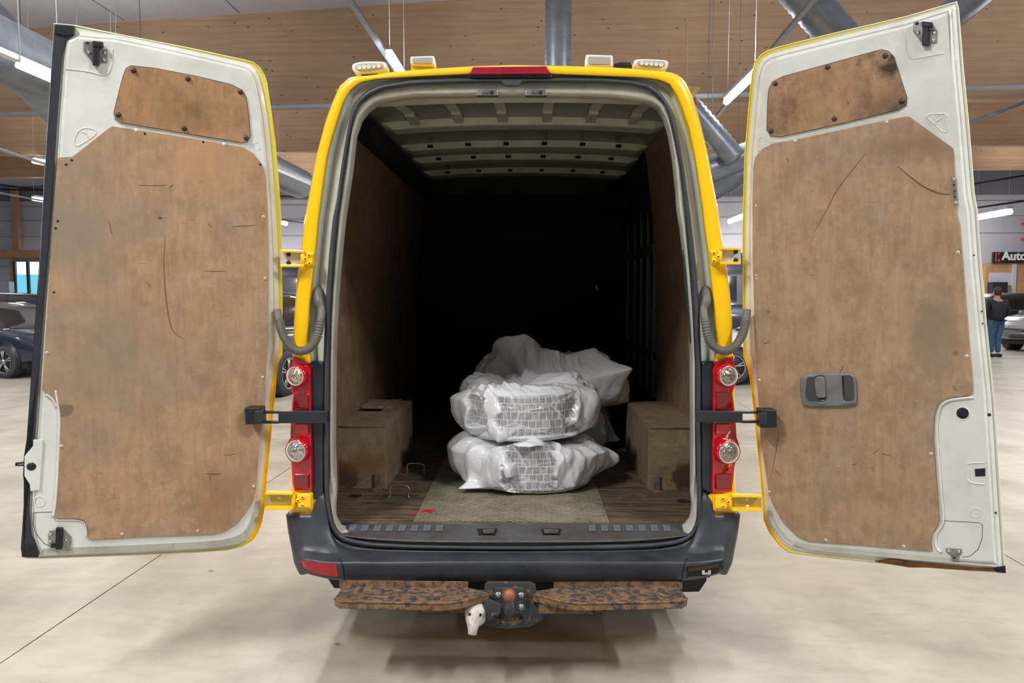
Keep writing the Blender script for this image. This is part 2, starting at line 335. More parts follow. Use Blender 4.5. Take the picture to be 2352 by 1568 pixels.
M['tyre'] = simple('tyre_rubber', (.030, .036, .048, 1), .7, var=(.048, .055, .068, 1), vs=20)
M['alu'] = simple('wheel_alloy', S(170, 172, 176), .3, .8)
# hall
m = NT('polished_concrete'); p = m.pos(True)
c = m.mix(m.ramp(m.noise(m.mapv(p, (.7, 1.8, 1), (0, 0, 0), (0, 0, .35)), .9, 6, .55, .1), [(.34, 0.0), (.68, 1.0)]), S(176, 170, 158), S(142, 136, 126))
c = m.mix(m.ramp(m.noise(m.mapv(p, (1.6, .8, 1), (4, 2, 0), (0, 0, .5)), 1.6, 6, .6, .1), [(.42, 0.0), (.78, .9)]), c, S(188, 182, 169))
c = m.mix(m.ramp(m.noise(m.mapv(p, (1, 2.2, 1), (7, 1, 0), (0, 0, .5)), 5, 6, .65), [(.45, 0.0), (.72, .45)]), c, S(138, 130, 120))
c = m.mix(m.ramp(m.noise(m.mapv(p, (1, 1, 1), (2, 9, 0)), 60, 4, .6), [(.62, 0.0), (.75, .3)]), c, S(112, 104, 96))
for q, r in ((Zp(775, 1479, 0), .02), (Zp(485, 1311, 0), .028)):
    c = m.mix(m.blob(p, q, r, .3, 30, .15, (1.4, .9, 1)), c, S(96, 88, 80))
m.base(c); m.set(.24, 0, .45); m.b.inputs['Roughness'].default_value = .34; M['concrete'] = m.m
M['joint'] = simple('saw_joint', S(70, 64, 60), .8)
m = NT('laminated_wood'); p = m.pos(True)
b = m.noise(m.mapv(p, (.6, .6, 9)), 1.0, 6, .6, .3)
c = m.mix(m.ramp(b, [(.3, 0.0), (.7, 1.0)]), S(178, 148, 122), S(198, 168, 138))
lamw = m.n('ShaderNodeTexWave', wave_type='BANDS', bands_direction='Z'); m.l(p, lamw.inputs[0]); lamw.inputs['Scale'].default_value = 2.2; lamw.inputs['Distortion'].default_value = 1.6
c = m.mix(m.math('MULTIPLY', m.ramp(lamw.outputs['Fac'], [(0.0, 1.0), (.12, 0.0)]), .16), c, S(112, 84, 62))
vo = m.n('ShaderNodeTexVoronoi'); m.l(m.mapv(p, (1, 1, 2.2)), vo.inputs['Vector']); vo.inputs['Scale'].default_value = 2.6
c = m.mix(m.ramp(vo.outputs['Distance'], [(.06, 1.0), (.10, 0.0)]), c, S(74, 48, 34))
c = m.mix(m.ramp(m.noise(p, .35, 4), [(.4, 0.0), (.7, .5)]), c, S(150, 122, 96))
m.base(c); m.set(.55, 0, .4); M['glulam'] = m.m
M['pine'] = simple('pine_post', S(206, 166, 124), .55, var=S(186, 142, 100), vs=4)
M['ceil'] = simple('ceiling_panel', S(196, 197, 208), .8, var=S(190, 190, 202), vs=1)
M['wall'] = simple('wall_panel', S(214, 214, 228), .7, var=S(204, 204, 220), vs=.6)
M['wall_grey'] = simple('wall_panel_dark', S(130, 130, 142), .7)
M['duct'] = simple('galvanised_duct', S(138, 146, 158), .36, .4, var=S(112, 120, 132), vs=5, world=True)
M['rail'] = simple('white_rail', S(200, 204, 214), .5)
M['pipe'] = simple('black_pipe', S(34, 34, 42), .5)
M['tube'] = emis('lit_tube', (1, .98, .95, 1), 14)
M['day'] = emis('daylight_outside', (.72, .9, 1, 1), 1.2)
M['cyan'] = emis('cyan_outside', (.16, .52, .66, 1), 1.0)
M['sign'] = simple('sign_board', S(36, 38, 52), .5); M['sign_white'] = simple('sign_letters', S(240, 240, 240), .5); M['sign_red'] = simple('sign_red', S(224, 92, 60), .5)
M['door_glass'] = simple('car_glass', (.012, .015, .018, 1), .04, 0, .8, 1)
M['carblack'] = simple('car_trim_black', (.012, .012, .014, 1), .4)
M['head'] = simple('headlight', S(200, 205, 215), .08, .5, .8, 1)
# ------------------------------------------------------------------ the hall
def hbox(mb, X0, D0, z0, X1, D1, z1, m=0):
    V = [HW(x, d, z) for z in (z0, z1) for d in (D0, D1) for x in (X0, X1)]
    return mb.add(V, [(0, 2, 3, 1), (4, 5, 7, 6), (0, 1, 5, 4), (2, 6, 7, 3), (0, 4, 6, 2), (1, 3, 7, 5)], m)
def hb(name, X0, D0, z0, X1, D1, z1, mat, parent=None, kind=None, **k):
    o = hbox(MB(), X0, D0, z0, X1, D1, z1).build(name, mat, parent, kind=None, **k)
    if kind: o['kind'] = kind
    return o
floor = hb('floor', -34, -18, -.3, 34, 42, -.012, M['joint'], kind='structure')
XS = [-33.9, -28.65, -23.4, -18.15, -12.9, -7.65, -2.4, 2.85, 8.1, 13.35, 18.6, 23.85, 33.9]
DS = [-17.9, -13.4, -8.1, -2.8, 2.5, 7.8, 13.1, 18.4, 23.7, 29, 34.3, 41.9]
for i in range(len(XS)-1):
    for j in range(len(DS)-1):
        g = .004
        hb('slab', XS[i]+g, DS[j]+g, -.2, XS[i+1]-g, DS[j+1]-g, 0, M['concrete'], floor)
# ceiling: white panels, a little higher to the right
V = []; ZC = lambda X: 9.06 + .045*X
cb = MB(); cb.prism([HW(-34, -18, ZC(-34)), HW(34, -18, ZC(34)), HW(34, 42, ZC(34)), HW(-34, 42, ZC(-34))], [HW(-34, -18, ZC(-34)+.3), HW(34, -18, ZC(34)+.3), HW(34, 42, ZC(34)+.3), HW(-34, 42, ZC(-34)+.3)])
ceiling = cb.build('ceiling', M['ceil']); ceiling['kind'] = 'structure'
for k, X in enumerate(np.arange(-31.8, 32, 3.0)):
    z = ZC(X); o = hb('panel_joint', X-.02, -17, z-.004, X+.02, 18.3, z+.02, M['wall_grey'], ceiling)
for n, D, z0 in ((1, 18.4, 6.36), (2, 24.3, 6.42), (3, 29.3, 6.48)):
    mb = MB(); mb.prism([HW(-33.9, D, z0), HW(33.9, D, z0), HW(33.9, D, ZC(33.9)+.1), HW(-33.9, D, ZC(-33.9)+.1)], [HW(-33.9, D+.3, z0), HW(33.9, D+.3, z0), HW(33.9, D+.3, ZC(33.9)+.1), HW(-33.9, D+.3, ZC(-33.9)+.1)])
    o = mb.build('trim_%d' % n, M['glulam']); o['kind'] = 'structure'
    if n == 1:
        s = hb('seam_cover', 3.4, D-.012, z0, 3.46, D, 8.3, M['pine'], o)
        for (x0, x1, za, zb) in ((3.0, 3.3, 7.2, 7.62), (3.6, 3.9, 6.5, 7.35)): hb('nail_plate', x0, D-.01, za, x1, D, zb, M['glulam'], o)
# walls
wf = hb('wall_far', -34, 40, 0, 34, 40.3, 9, M['wall']); wf['kind'] = 'structure'
hb('upper_shade_panel', -33.9, 39.9, 6.9, 33.9, 40, 8.9, M['wall_grey'], wf)  # darker strip stands in for the shade high on the far wall
for nm, X in (('wall_left', -34), ('wall_right', 34)):
    o = hb(nm, X-.3 if X < 0 else X, -18, 0, X if X < 0 else X+.3, 40.3, 9, M['wall']); o['kind'] = 'structure'
for z in (3.2, 4.9, 5.8, 6.6): hb('panel_joint', -33.9, 39.96, z-.02, 33.9, 39.99, z, M['wall_grey'], wf)
def hx(x, D): return (HP(x, 675, D)-CAM) @ np.array([math.cos(HA), math.sin(HA), 0])
def hz(x, y, D): return HP(x, y, D)[2]
# left entrance far away: timber post and lintel, glazed doors with daylight
D = 39.5
hb('trim_6', hx(24, D), D, 0, hx(35, D), D+.25, hz(40, 590, D), M['pine'])['kind'] = 'structure'
po = hb('trim_4', hx(34, D), D, hz(40, 580, D), hx(47, D), D+.25, hz(40, 405, D), M['pine']); po['kind'] = 'structure'
li = hb('trim_5', hx(-260, D), D-.1, hz(0, 592, D), hx(130, D), D+.1, hz(0, 574, D), M['pine']); li['kind'] = 'structure'
door = thing('door_1', '', ''); del door['label']; del door['category']; door['kind'] = 'structure'
hb('daylight_panel', hx(36, D), D+.2, 0, hx(130, D), D+.25, hz(60, 598, D), M['day'], door)
hb('outside_wall', hx(37, D), D+.12, hz(60, 678, D), hx(130, D), D+.18, hz(60, 630, D), M['cyan'], door)
for xa, xb in ((34, 38), (64, 69), (94, 99)): hb('door_frame', hx(xa, D), D-.05, 0, hx(xb, D), D+.08, hz(60, 598, D), M['seal_dark'], door)
hb('door_header', hx(36, D), D-.06, hz(60, 601, D), hx(130, D), D+.1, hz(60, 588, D), M['wall_grey'], door)
cabn = thing('wall_cabinet', 'white electrical cabinet by the timber post at the far left wall', 'cabinet', HW(hx(16, 38.7), 38.7, 0), HA)
MB().box((-.25, -.2, 0), (.3, .2, 2.3)).build('body', M['rail'], cabn, bevel=.01)
MB().box((-.1, -.23, 1.0), (.2, -.2, 1.3)).build('display', M['seal_dark'], cabn)
cone = thing('traffic_cone', 'small orange cone behind the glass door at far left', 'cone', HW(hx(52, 39), 39, 0), HA)
OR = simple('orange_plastic', S(235, 84, 34), .5); MB().lathe((0, 0, 0), (0, 0, 1), [(.2, .03), (.17, .04), (.05, .75), (.001, .76)], 16).build('body', OR, cone); MB().box((-.24, -.24, 0), (.24, .24, .04)).build('base', OR, cone, bevel=.01)
# right side: office front with sign
D = 39.2
ff = hb('wall_office', hx(2262, D), D, 0, 33.9, D+.8, hz(2300, 604, D), M['pine']); ff['kind'] = 'structure'
hb('window_pane', hx(2270, D), D-.03, hz(2300, 655, D), hx(2322, D), D, hz(2300, 626, D), M['wall'], ff)
hb('counter_block', hx(2266, D), D-.5, 0, hx(2300, D), D-.05, hz(2300, 648, D), M['seal_dark'], ff)
hb('office_post', hx(2322, D), D-.06, 0, hx(2331, D), D, hz(2300, 606, D), M['wall'], ff)
sg = thing('shop_sign', 'long dark sign board with white lettering above the office front at the right', 'sign', HW(hx(2274, D), D-.15, hz(2274, 604, D)), HA)
L = hx(2420, D)-hx(2274, D); Hs = hz(2274, 579, D)-hz(2274, 604, D)
MB().box((0, 0, 0), (L, .14, Hs)).build('board', M['sign'], sg)
MB().box((.1, -.012, .08), (.34, 0, Hs-.06)).build('red_square', M['sign_red'], sg)
def text(body, name, mat, parent, loc, size, bold=0, rotz=0, ext=.006):
    c = bpy.data.curves.new(name, 'FONT'); c.body = body; c.size = size; c.extrude = ext; c.offset = bold
    t = bpy.data.objects.new(name, c); COL.objects.link(t); dg = bpy.context.evaluated_depsgraph_get(); me = bpy.data.meshes.new_from_object(t.evaluated_get(dg)); bpy.data.objects.remove(t)
    me.materials.clear(); me.materials.append(mat); R = Matrix.Rotation(math.pi/2, 4, 'X'); me.transform(R)
    o = bpy.data.objects.new(name, me); COL.objects.link(o); W0[o.name] = np.array(loc)
    if parent: o.parent = parent
    o.location = loc; return o
text('K', 'letter', M['sign'], sg, (.13, -.02, .14), .5, .02)
text('Auto', 'lettering', M['sign_white'], sg, (.42, -.02, .16), .62, .022)
text('HYÖTYAUTOT', 'small_lettering', M['sign_white'], sg, (1.68, -.02, .2), .3, .01)
D = 39.95
ks = thing('wall_logo', 'red letter between two red bars high on the right wall', 'sign', HW(hx(2338, D), D-.1, hz(2338, 552, D)), HA)
hK = hz(2338, 512, D)-hz(2338, 552, D)
MB().box((0, 0, 0), (3.4, .1, .13)).build('lower_bar', M['sign_red'], ks); MB().box((0, 0, hK-.1), (3.4, .1, hK)).build('upper_bar', M['sign_red'], ks)
text('Auto', 'lettering', M['sign_red'], ks, (.95, 0, .3), .85, .03, ext=.04); text('K', 'letter', M['sign_red'], ks, (.14, 0, .27), .85, .035, ext=.04)

# rails with strip lights, running into the depth of the hall
ZR = 6.02
RL = {-17: 'fourth rail left of the van', -10: 'rail beside the big duct on the left', -3: 'rail above the left corner of the van roof', 4: 'rail between van roof and right door', 11: 'rail beyond the right door', 18: 'rail at the far right edge'}

def along(x0, y0, x1, y1, D0):   # two points of a level line that runs into the depth
    return HP(x0, y0, D0), HP(x1, y1, D0*(675-y0)/(675-y1))
def rail(x0, y0, x1, y1, D0, label, mat='rail', w=.04):
    a, b = along(x0, y0, x1, y1, D0); d = (b-a)/2; n_ = np.cross(d, [0, 0, 1]); n_ = n_/np.linalg.norm(n_)*w
    tag(MB().obox((a+b)/2, d, n_, (0, 0, .03)).build('light_rail', M[mat]), label, 'rail')
rail(770, -50, 1000, 296, 11.0, 'grey rail with a light, above the left corner of the van roof', 'duct', .05)
rail(1880, -15, 1600, 322, 10.8, 'thin rail slanting down between van roof and right door', 'duct', .04)
rail(-60, 92, 760, 445, 7.2, 'lilac white rail along the underside of the big left duct', 'rail', .05)
rail(-60, 322, 300, 442, 18, 'thin rail left of the left door, below the big duct', 'rail', .05)
rail(-60, 432, 300, 498, 27, 'dark thin rail at the far left, lowest of the hanging rails', 'duct', .05)
def strip(x0, y0, x1, y1, D0, label, r=.045):
    a, b = along(x0, y0, x1, y1, D0); t = thing('hanging_strip_light', label, 'light', (a+b)/2, 0, 'lit strip lights')
    c = (a+b)/2; d = (b-a)/2; n_ = np.cross(d, [0, 0, 1]); n_ = n_/np.linalg.norm(n_)*r
    MB().obox(c+np.array([0, 0, r*1.5]), d, n_, (0, 0, r*.5)).build('housing', M['rail'], t); MB().tube([a, b], r, 8).build('tube', M['tube'], t)
    for e in (a, b): MB().tube([e*.9+c*.1+np.array([0, 0, r]), e*.9+c*.1+np.array([0, 0, 9.2-e[2]+.045*e[0]])], .006, 5).build('hanger', M['rail'], t)
strip(41, 150, 140, 193, 7.0, 'lit strip light under the big steel duct at left', .03)
strip(76, 369, 128, 378, 24, 'lit strip light left of the left door at half height', .09)
strip(76, 456, 120, 463, 32, 'lit strip light at far left above the timber lintel', .09)
strip(893, 128, 930, 184, 13.9, 'lit strip light above the left corner of the van roof', .06)
strip(1738, 166, 1668, 234, 14.3, 'bright strip light between van roof and right door', .07)
strip(640, 398, 656, 405, 24, 'short lit strip light by the end of the left duct', .09)
strip(640, 509, 657, 514, 36, 'small lit strip light behind the gap left of the van', .1)
strip(1712, 495, 1676, 509, 36, 'small lit strip light behind the gap right of the van', .12)
strip(2320, 486, 2240, 500, 36, 'lit strip light at far right above the shop sign', .14)
tag(MB().tube([HP(-150, 268, 17), HP(2500, 196, 17)], .06, 4).build('hanging_cable_rail', M['rail']), 'white cable rail crossing the whole hall under the first beam', 'rail')
for k, (x0, y0, x1, y1, D, r, nm) in enumerate(((-200, 430, 700, 452, 36, .05, 'black thin pipe at the far left wall, upper one'), (-200, 400, 760, 518, 34, .05, 'black thin pipe at the far left wall, slanting one'), (2180, 432, 2500, 378, 33, .05, 'dark slanting pipe at far right, upper one'), (2180, 486, 2500, 440, 33, .05, 'dark slanting pipe at far right, lower one'), (2180, 300, 2420, 210, 17.5, .045, 'grey rod slanting up beside the right door'))):
    tag(MB().tube([HP(x0, y0, D), HP(x1, y1, D)], r, 6).build('sprinkler_pipe', M['pipe' if k < 4 else 'duct']), nm, 'pipe')
for x, nm in ((64, 'leftmost of the thin wires at top left'), (176, 'second thin wire from the left, above the left door'), (254, 'third thin wire from the left'), (266, 'fourth thin wire from the left, right of its close neighbour')):
    tag(MB().tube([HP(x, 235, 17), HP(x, -70, 17)], .008, 5).build('hanging_wire', M['rail']), 'thin steel hanging wire, %s' % nm, 'wire')
# ducts
def duct(name, label, pts, r, rib=.12, ribd=.02, n=24, mat=None, seams=()):
    pts = [np.array(q, float) for q in pts]; path = []; rs = []
    for a, b in zip(pts[:-1], pts[1:]):
        L = np.linalg.norm(b-a); k = max(2, int(L/(rib/2)))
        for i in range(k+1):
            path.append(a+(b-a)*i/k); rs.append(r+(ribd if i % 2 else 0))
    q = MB().tube(path, rs, n); c = (pts[0]+pts[-1])/2
    if abs(pts[0][2]-pts[-1][2]) < 4: q.tube([c, np.array([c[0], c[1], 9.1+.04*c[0]])], .006, 5)
    o = q.build(name, mat or M['duct']); tag(o, label, 'duct'); return o
duct('ventilation_duct', 'long round steel duct running into the depth at the left', [HW(-6.3, 4, 4.42), HW(-6.3, 18.2, 4.42)], .36, .6, .006)
duct('ventilation_duct', 'steel branch duct coming down steeply from top left', [HP(-150, -65, 8.6), HP(215, 315, 10.5)], .33, .5, .006)
duct('ventilation_duct', 'ribbed vertical steel duct behind the van roof', [HP(1283, -80, 11), np.append(HP(1283, 300, 11)[:2], .1)], .19, .085, .014)
a, b = HP(1775, -90, 13), HP(2000, 170, 13)
duct('ventilation_duct', 'wide ribbed duct slanting down above the right door', [a, b], .32, .11, .018)
duct('ventilation_duct', 'ribbed flexible duct slanting down behind the right roof pillar', [HP(1560, 215, 13.6), HP(1690, 365, 13.6)], .19, .11, .02)
duct('ventilation_duct', 'short upper duct stub by the right pillar', [HP(1560, 470, 15), HP(1705, 385, 15)], .3, .6, .01)
duct('ventilation_duct', 'lower horizontal duct by the right pillar', [HP(1600, 400, 14), HP(1790, 330, 14)], .25, .5, .01)
duct('ventilation_duct', 'dark duct rising beyond the top right corner of the right door', [HP(2130, 80, 14), HP(2300, -60, 14)], .28, .6, .01)

# ------------------------------------------------------------------ parked cars
def car_mat(nm, col, rough=.25): return simple(nm, col, rough, .3, .6, 1)
CP = {'navy': car_mat('navy_car_paint', S(34, 44, 66)), 'black': car_mat('black_car_paint', S(20, 23, 30)), 'white': car_mat('white_car_paint', S(222, 226, 236)), 'silver': car_mat('silver_car_paint', S(150, 154, 162)), 'grey': car_mat('grey_van_paint', S(62, 68, 80)), 'darkvan': car_mat('dark_van_paint', S(26, 30, 42))}
# body stations: x, z bottom, z belt, z roof, half width
PROF = {
 'car': ([(-2.2, .45, .85, .86, .70), (-2.12, .32, .98, 1.0, .82), (-1.95, .25, 1.0, 1.2, .86), (-1.5, .22, 1.0, 1.42, .89), (-.7, .2, .97, 1.48, .9), (.2, .2, .95, 1.47, .9), (.55, .2, .94, 1.36, .9), (1.05, .2, .93, .98, .9), (1.2, .2, .92, .93, .9), (1.7, .22, .84, .85, .88), (2.05, .28, .72, .73, .80), (2.2, .42, .58, .59, .62)], 4.4, (-1.3, 1.35), .32),
 'suv': ([(-2.2, .5, 1.0, 1.02, .75), (-2.14, .35, 1.08, 1.3, .86), (-1.9, .3, 1.1, 1.6, .9), (-1.4, .3, 1.1, 1.66, .92), (-.6, .28, 1.08, 1.68, .93), (.3, .28, 1.06, 1.64, .93), (.75, .28, 1.05, 1.4, .93), (1.1, .28, 1.04, 1.1, .92), (1.25, .28, 1.03, 1.04, .92), (1.8, .3, .96, .97, .9), (2.12, .35, .84, .85, .82), (2.22, .5, .66, .67, .66)], 4.4, (-1.3, 1.4), .36),
 'van': ([(-2.9, .5, 1.3, 2.55, .9), (-2.84, .35, 1.35, 2.66, .95), (-1.2, .3, 1.35, 2.7, .97), (.6, .3, 1.35, 2.7, .97), (1.1, .3, 1.35, 2.62, .97), (1.45, .3, 1.3, 2.3, .97), (2.0, .3, 1.25, 1.5, .95), (2.15, .3, 1.22, 1.25, .94), (2.65, .32, 1.0, 1.02, .88), (2.9, .45, .7, .72, .75)], 5.8, (-1.8, 1.95), .35)}
def car(kind, label, X, D, heading, paint, group=None):
    st, L, wx, wr = PROF[kind]
    t = thing('van' if kind == 'van' else 'car', label, 'van' if kind == 'van' else 'car', HW(X, D, 0), HA+heading, group)
    xs = [s[0] for s in st]; fine = np.linspace(xs[0], xs[-1], 60); A = np.array(st); cols = [np.interp(fine, xs, A[:, i]) for i in range(1, 5)]
    V = []; n = 14
    def ring(x, zb, zt, hw, tum):
        out = []
        for (u, v) in ((0, 0), (.75, 0), (.96, .06), (1, .25), (1, .6), (.985, .9), (.93, 1)): out.append((x, hw*u*(1 if v < .9 else 1), zb+(zt-zb)*v))
        return [(-a[0], 0, 0) for a in ()] + [(a[0], -a[1], a[2]) for a in out[::-1]] + out[1:]
    R = [ring(x, zb, zt, hw, 0) for x, zb, zt, hw in zip(fine, cols[0], cols[1], cols[3])]; n = len(R[0])
    V = [q for r in R for q in r]; Fc = [(i*n+k, i*n+k+1, (i+1)*n+k+1, (i+1)*n+k) for i in range(len(R)-1) for k in range(n-1)] + [(i*n+n-1, i*n, (i+1)*n, (i+1)*n+n-1) for i in range(len(R)-1)] + [tuple(range(n)), tuple((len(R)-1)*n+k for k in range(n))[::-1]]
    mesh('body', V, Fc, CP[paint], t, smooth=True)
    V = []; 
    sel = [i for i in range(len(fine)) if cols[2][i]-cols[1][i] > .02]
    for i in sel:
        h = cols[2][i]-cols[1][i]; hw = cols[3][i]; zb = cols[1][i]-.02
        pr = [(hw*.93, 0), (hw*(.93-.10*min(1, h/.5)), h*.55), (hw*(.93-.2*min(1, h/.5)), h*.93), (hw*.55, h)]
        V += [(fine[i], -a, zb+b) for a, b in pr] + [(fine[i], a, zb+b) for a, b in pr[::-1]]
    n = 8; Fc = [(i*n+k, i*n+k+1, (i+1)*n+k+1, (i+1)*n+k) for i in range(len(sel)-1) for k in range(n-1)]+[tuple(range(n)), tuple((len(sel)-1)*n+k for k in range(n))]
    if kind == 'van':
        mi = []
        for i in range(len(sel)-1):
            xm = fine[sel[i]]
            for k in range(n-1): mi.append(1 if (k in (0, 6) and .3 < xm < 1.9) or (xm > 1.45) else 0)
        mi += [0, 1]
    else:
        mi = []
        for i in range(len(sel)-1):
            xm = fine[sel[i]]
            for k in range(n-1): mi.append(0 if k in (2, 3, 4) and -1.9 < xm < .45 else (0 if k in (0, 1, 5, 6) and (abs(xm+.35) < .05 or abs(xm-1.0) < .03) else 1))
        mi += [1, 1]
    mesh('cabin', V, Fc, [CP[paint], M['door_glass']], t, smooth=True, mi=mi)
    lamps = MB(); xf = fine[-1]
    for s in (-1, 1):
        y = s*.66 if kind != 'van' else s*.72; zl = (.66 if kind != 'van' else .95)
        h = MB().obox((xf-.2, y*.98, zl), (.19, s*-.07, .035), (0, .1, 0), (0, 0, .055)).build('headlight', M['head'], t, bevel=.02)
        MB().box((-L/2-.005, y-.1, .8), (-L/2+.14, y+.1, .95 if kind != 'van' else 1.4)).build('tail_light', M['red'], t, bevel=.02)
        if kind != 'van': MB().box((.75, s*.93-.07, 1.0), (.95, s*.93+.09, 1.14)).build('door_mirror', CP[paint], t, bevel=.03)
        else: MB().box((1.3, s*1.05-.1, 1.4), (1.42, s*1.05+.1, 1.75)).build('door_mirror', M['carblack'], t, bevel=.03)
    MB().box((xf-.16, -.5, .38), (xf-.06, .5, .52)).build('grille', M['carblack'], t, bevel=.01)
    MB().box((-L/2+.3, -.86, .2), (L/2-.3, .86, .3)).build('underbody', M['carblack'], t)
    for wxx in wx:
        for s in (-1, 1):
            yy = s*(st[4][4]-.09)
            MB().lathe((wxx, yy-s*.02, wr+.03), (0, s, 0), [(wr+.05, -.1), (wr+.05, .115), (.01, .117)], 24).build('wheel_arch', M['carblack'], t)
            wv = MB().lathe((wxx, yy, wr), (0, s, 0), [(.01, .05), (wr*.62, .06), (wr*.66, .1), (wr*.72, .115), (wr*.96, .1), (wr, .07), (wr, -.1), (.01, -.1)], 28).build('wheel', M['tyre'], t)
            rim = MB().lathe((wxx, yy, wr), (0, s, 0), [(wr*.70, .12), (wr*.66, .123), (wr*.64, .10)], 28); rim.lathe((wxx, yy, wr), (0, s, 0), [(.01, .13), (.05, .125), (.06, .09)], 12)
            for k in range(5):
                a = 2*math.pi*k/5+.3
                for da in (-.13, .13):
                    c0 = np.array([wxx+.04*math.cos(a), yy+s*.105, wr+.04*math.sin(a)]); c1 = np.array([wxx+wr*.66*math.cos(a+da), yy+s*.115, wr+wr*.66*math.sin(a+da)])
                    rim.tube([c0, c1], .014, 6)
            r_ = rim.build('rim', M['alu'], None); r_.parent = wv; r_.location = np.array(r_.location)-np.array(wv.location); 
    return t
car('car', 'dark blue car with a double-spoke wheel at the left edge', -11.52, 14.46, -.25, 'navy')
car('suv', 'black estate car parked behind the dark blue one at left', -13.0, 17.6, .25, 'black')
car('car', 'silver car seen between left door and van', -5.2, 17.2, 1.2, 'silver')
car('suv', 'black car standing behind the left tail light', -4.9, 12.6, 1.45, 'black')
car('van', 'tall dark van parked behind the left door hinge', -7.5, 21, .05, 'darkvan')
car('van', 'grey van parked behind the upper right door hinge', 5.3, 19.5, 3.0, 'grey')
car('car', 'white car behind the right door hinge', 4.75, 13.6, 3.0, 'white')
car('suv', 'silver car with dark windscreen right of the man', 15.2, 21.5, 3.6, 'silver')
car('suv', 'black car parked behind the man', 15.8, 26.5, 3.3, 'black')

# ------------------------------------------------------------------ the man walking away
mx = hx(2292, 19.1); man = thing('person', 'man in a black jacket and blue jeans walking away at the far right', 'person', HW(mx, 19.1, 0), HA)
def skin(name, verts, edges, mat, parent, sub=2):
    me = bpy.data.meshes.new(name); me.from_pydata([v[:3] for v in verts], edges, []); me.materials.append(mat)
    o = bpy.data.objects.new(name, me); link(o, parent, (0, 0, 0)); 
    if not me.skin_vertices: bpy.context.view_layer.objects.active = o
    sm = o.modifiers.new('skin', 'SKIN'); sm.use_smooth_shade = True
    for i, v in enumerate(verts): me.skin_vertices[0].data[i].radius = (v[3], v[4] if len(v) > 4 else v[3])
    me.skin_vertices[0].data[0].use_root = True
    ss = o.modifiers.new('sub', 'SUBSURF'); ss.levels = sub; ss.render_levels = sub; return o
SK = simple('skin', S(176, 128, 104), .5); JK = simple('black_jacket', S(20, 22, 34), .7); JE = simple('blue_jeans', S(62, 90, 128), .8, var=S(44, 66, 98), vs=12); HR = simple('brown_hair', S(64, 44, 36), .7, var=S(44, 32, 28), vs=40); SH = simple('dark_shoe', S(20, 22, 32), .6)
body = skin('body', [(0, 0, .95, .07, .06), (0, 0, 1.15, .08, .06), (0, .0, 1.38, .11, .08), (0, .01, 1.5, .06, .06), (0, .02, 1.6, .065, .075), (0, .02, 1.7, .07, .08), (-.09, 0, .9, .07), (-.12, .02, .5, .05), (-.12, -.02, .1, .045), (.09, 0, .9, .07), (.07, .05, .5, .05), (.06, .0, .1, .045),
    (-.2, 0, 1.42, .06), (-.27, .02, 1.15, .045), (-.2, .17, 1.02, .035), (.2, 0, 1.42, .06), (.27, .02, 1.15, .045), (.2, .17, 1.02, .035)], [(0, 1), (1, 2), (2, 3), (3, 4), (4, 5), (0, 6), (6, 7), (7, 8), (0, 9), (9, 10), (10, 11), (2, 12), (12, 13), (13, 14), (2, 15), (15, 16), (16, 17)], SK, man)
skin('jacket', [(0, 0, .84, .215, .16), (0, 0, 1.18, .205, .155), (0, 0, 1.38, .20, .135), (0, .01, 1.5, .10, .09), (-.2, 0, 1.41, .085), (-.30, .0, 1.15, .07), (-.24, .17, 1.02, .06), (.2, 0, 1.41, .085), (.30, .0, 1.15, .07), (.24, .17, 1.02, .06)], [(0, 1), (1, 2), (2, 3), (2, 4), (4, 5), (5, 6), (2, 7), (7, 8), (8, 9)], JK, man)
skin('jeans', [(0, 0, 1.05, .17, .12), (-.095, 0, .80, .115, .115), (-.11, .02, .5, .08), (-.115, -.02, .1, .07), (.095, 0, .82, .11, .11), (.075, .05, .5, .08), (.06, .0, .1, .07)], [(0, 1), (1, 2), (2, 3), (0, 4), (4, 5), (5, 6)], JE, man)
hb_ = MB(); 
for s in range(1): hb_.lathe((0, .0, 1.60), (0, 0, 1), [(.02, -.04), (.075, 0), (.095, .06), (.098, .12), (.08, .17), (.04, .2), (.001, .205)], 20)
hb_.build('hair', HR, man)
for s in (-1, 1):
    MB().lathe((s*.083, .02, 1.66), (s, 0, 0), [(.001, .02), (.02, .018), (.026, 0)], 10).build('ear', SK, man)
    MB().lathe((s*.09-.03*(s < 0)+ -.01*(s > 0), .02 if s > 0 else .0, .045), (0, 1, -.0), [(.001, -.13), (.04, -.12), (.052, -.02), (.045, .1), (.02, .17), (.001, .18)], 14).build('shoe', SH, man)
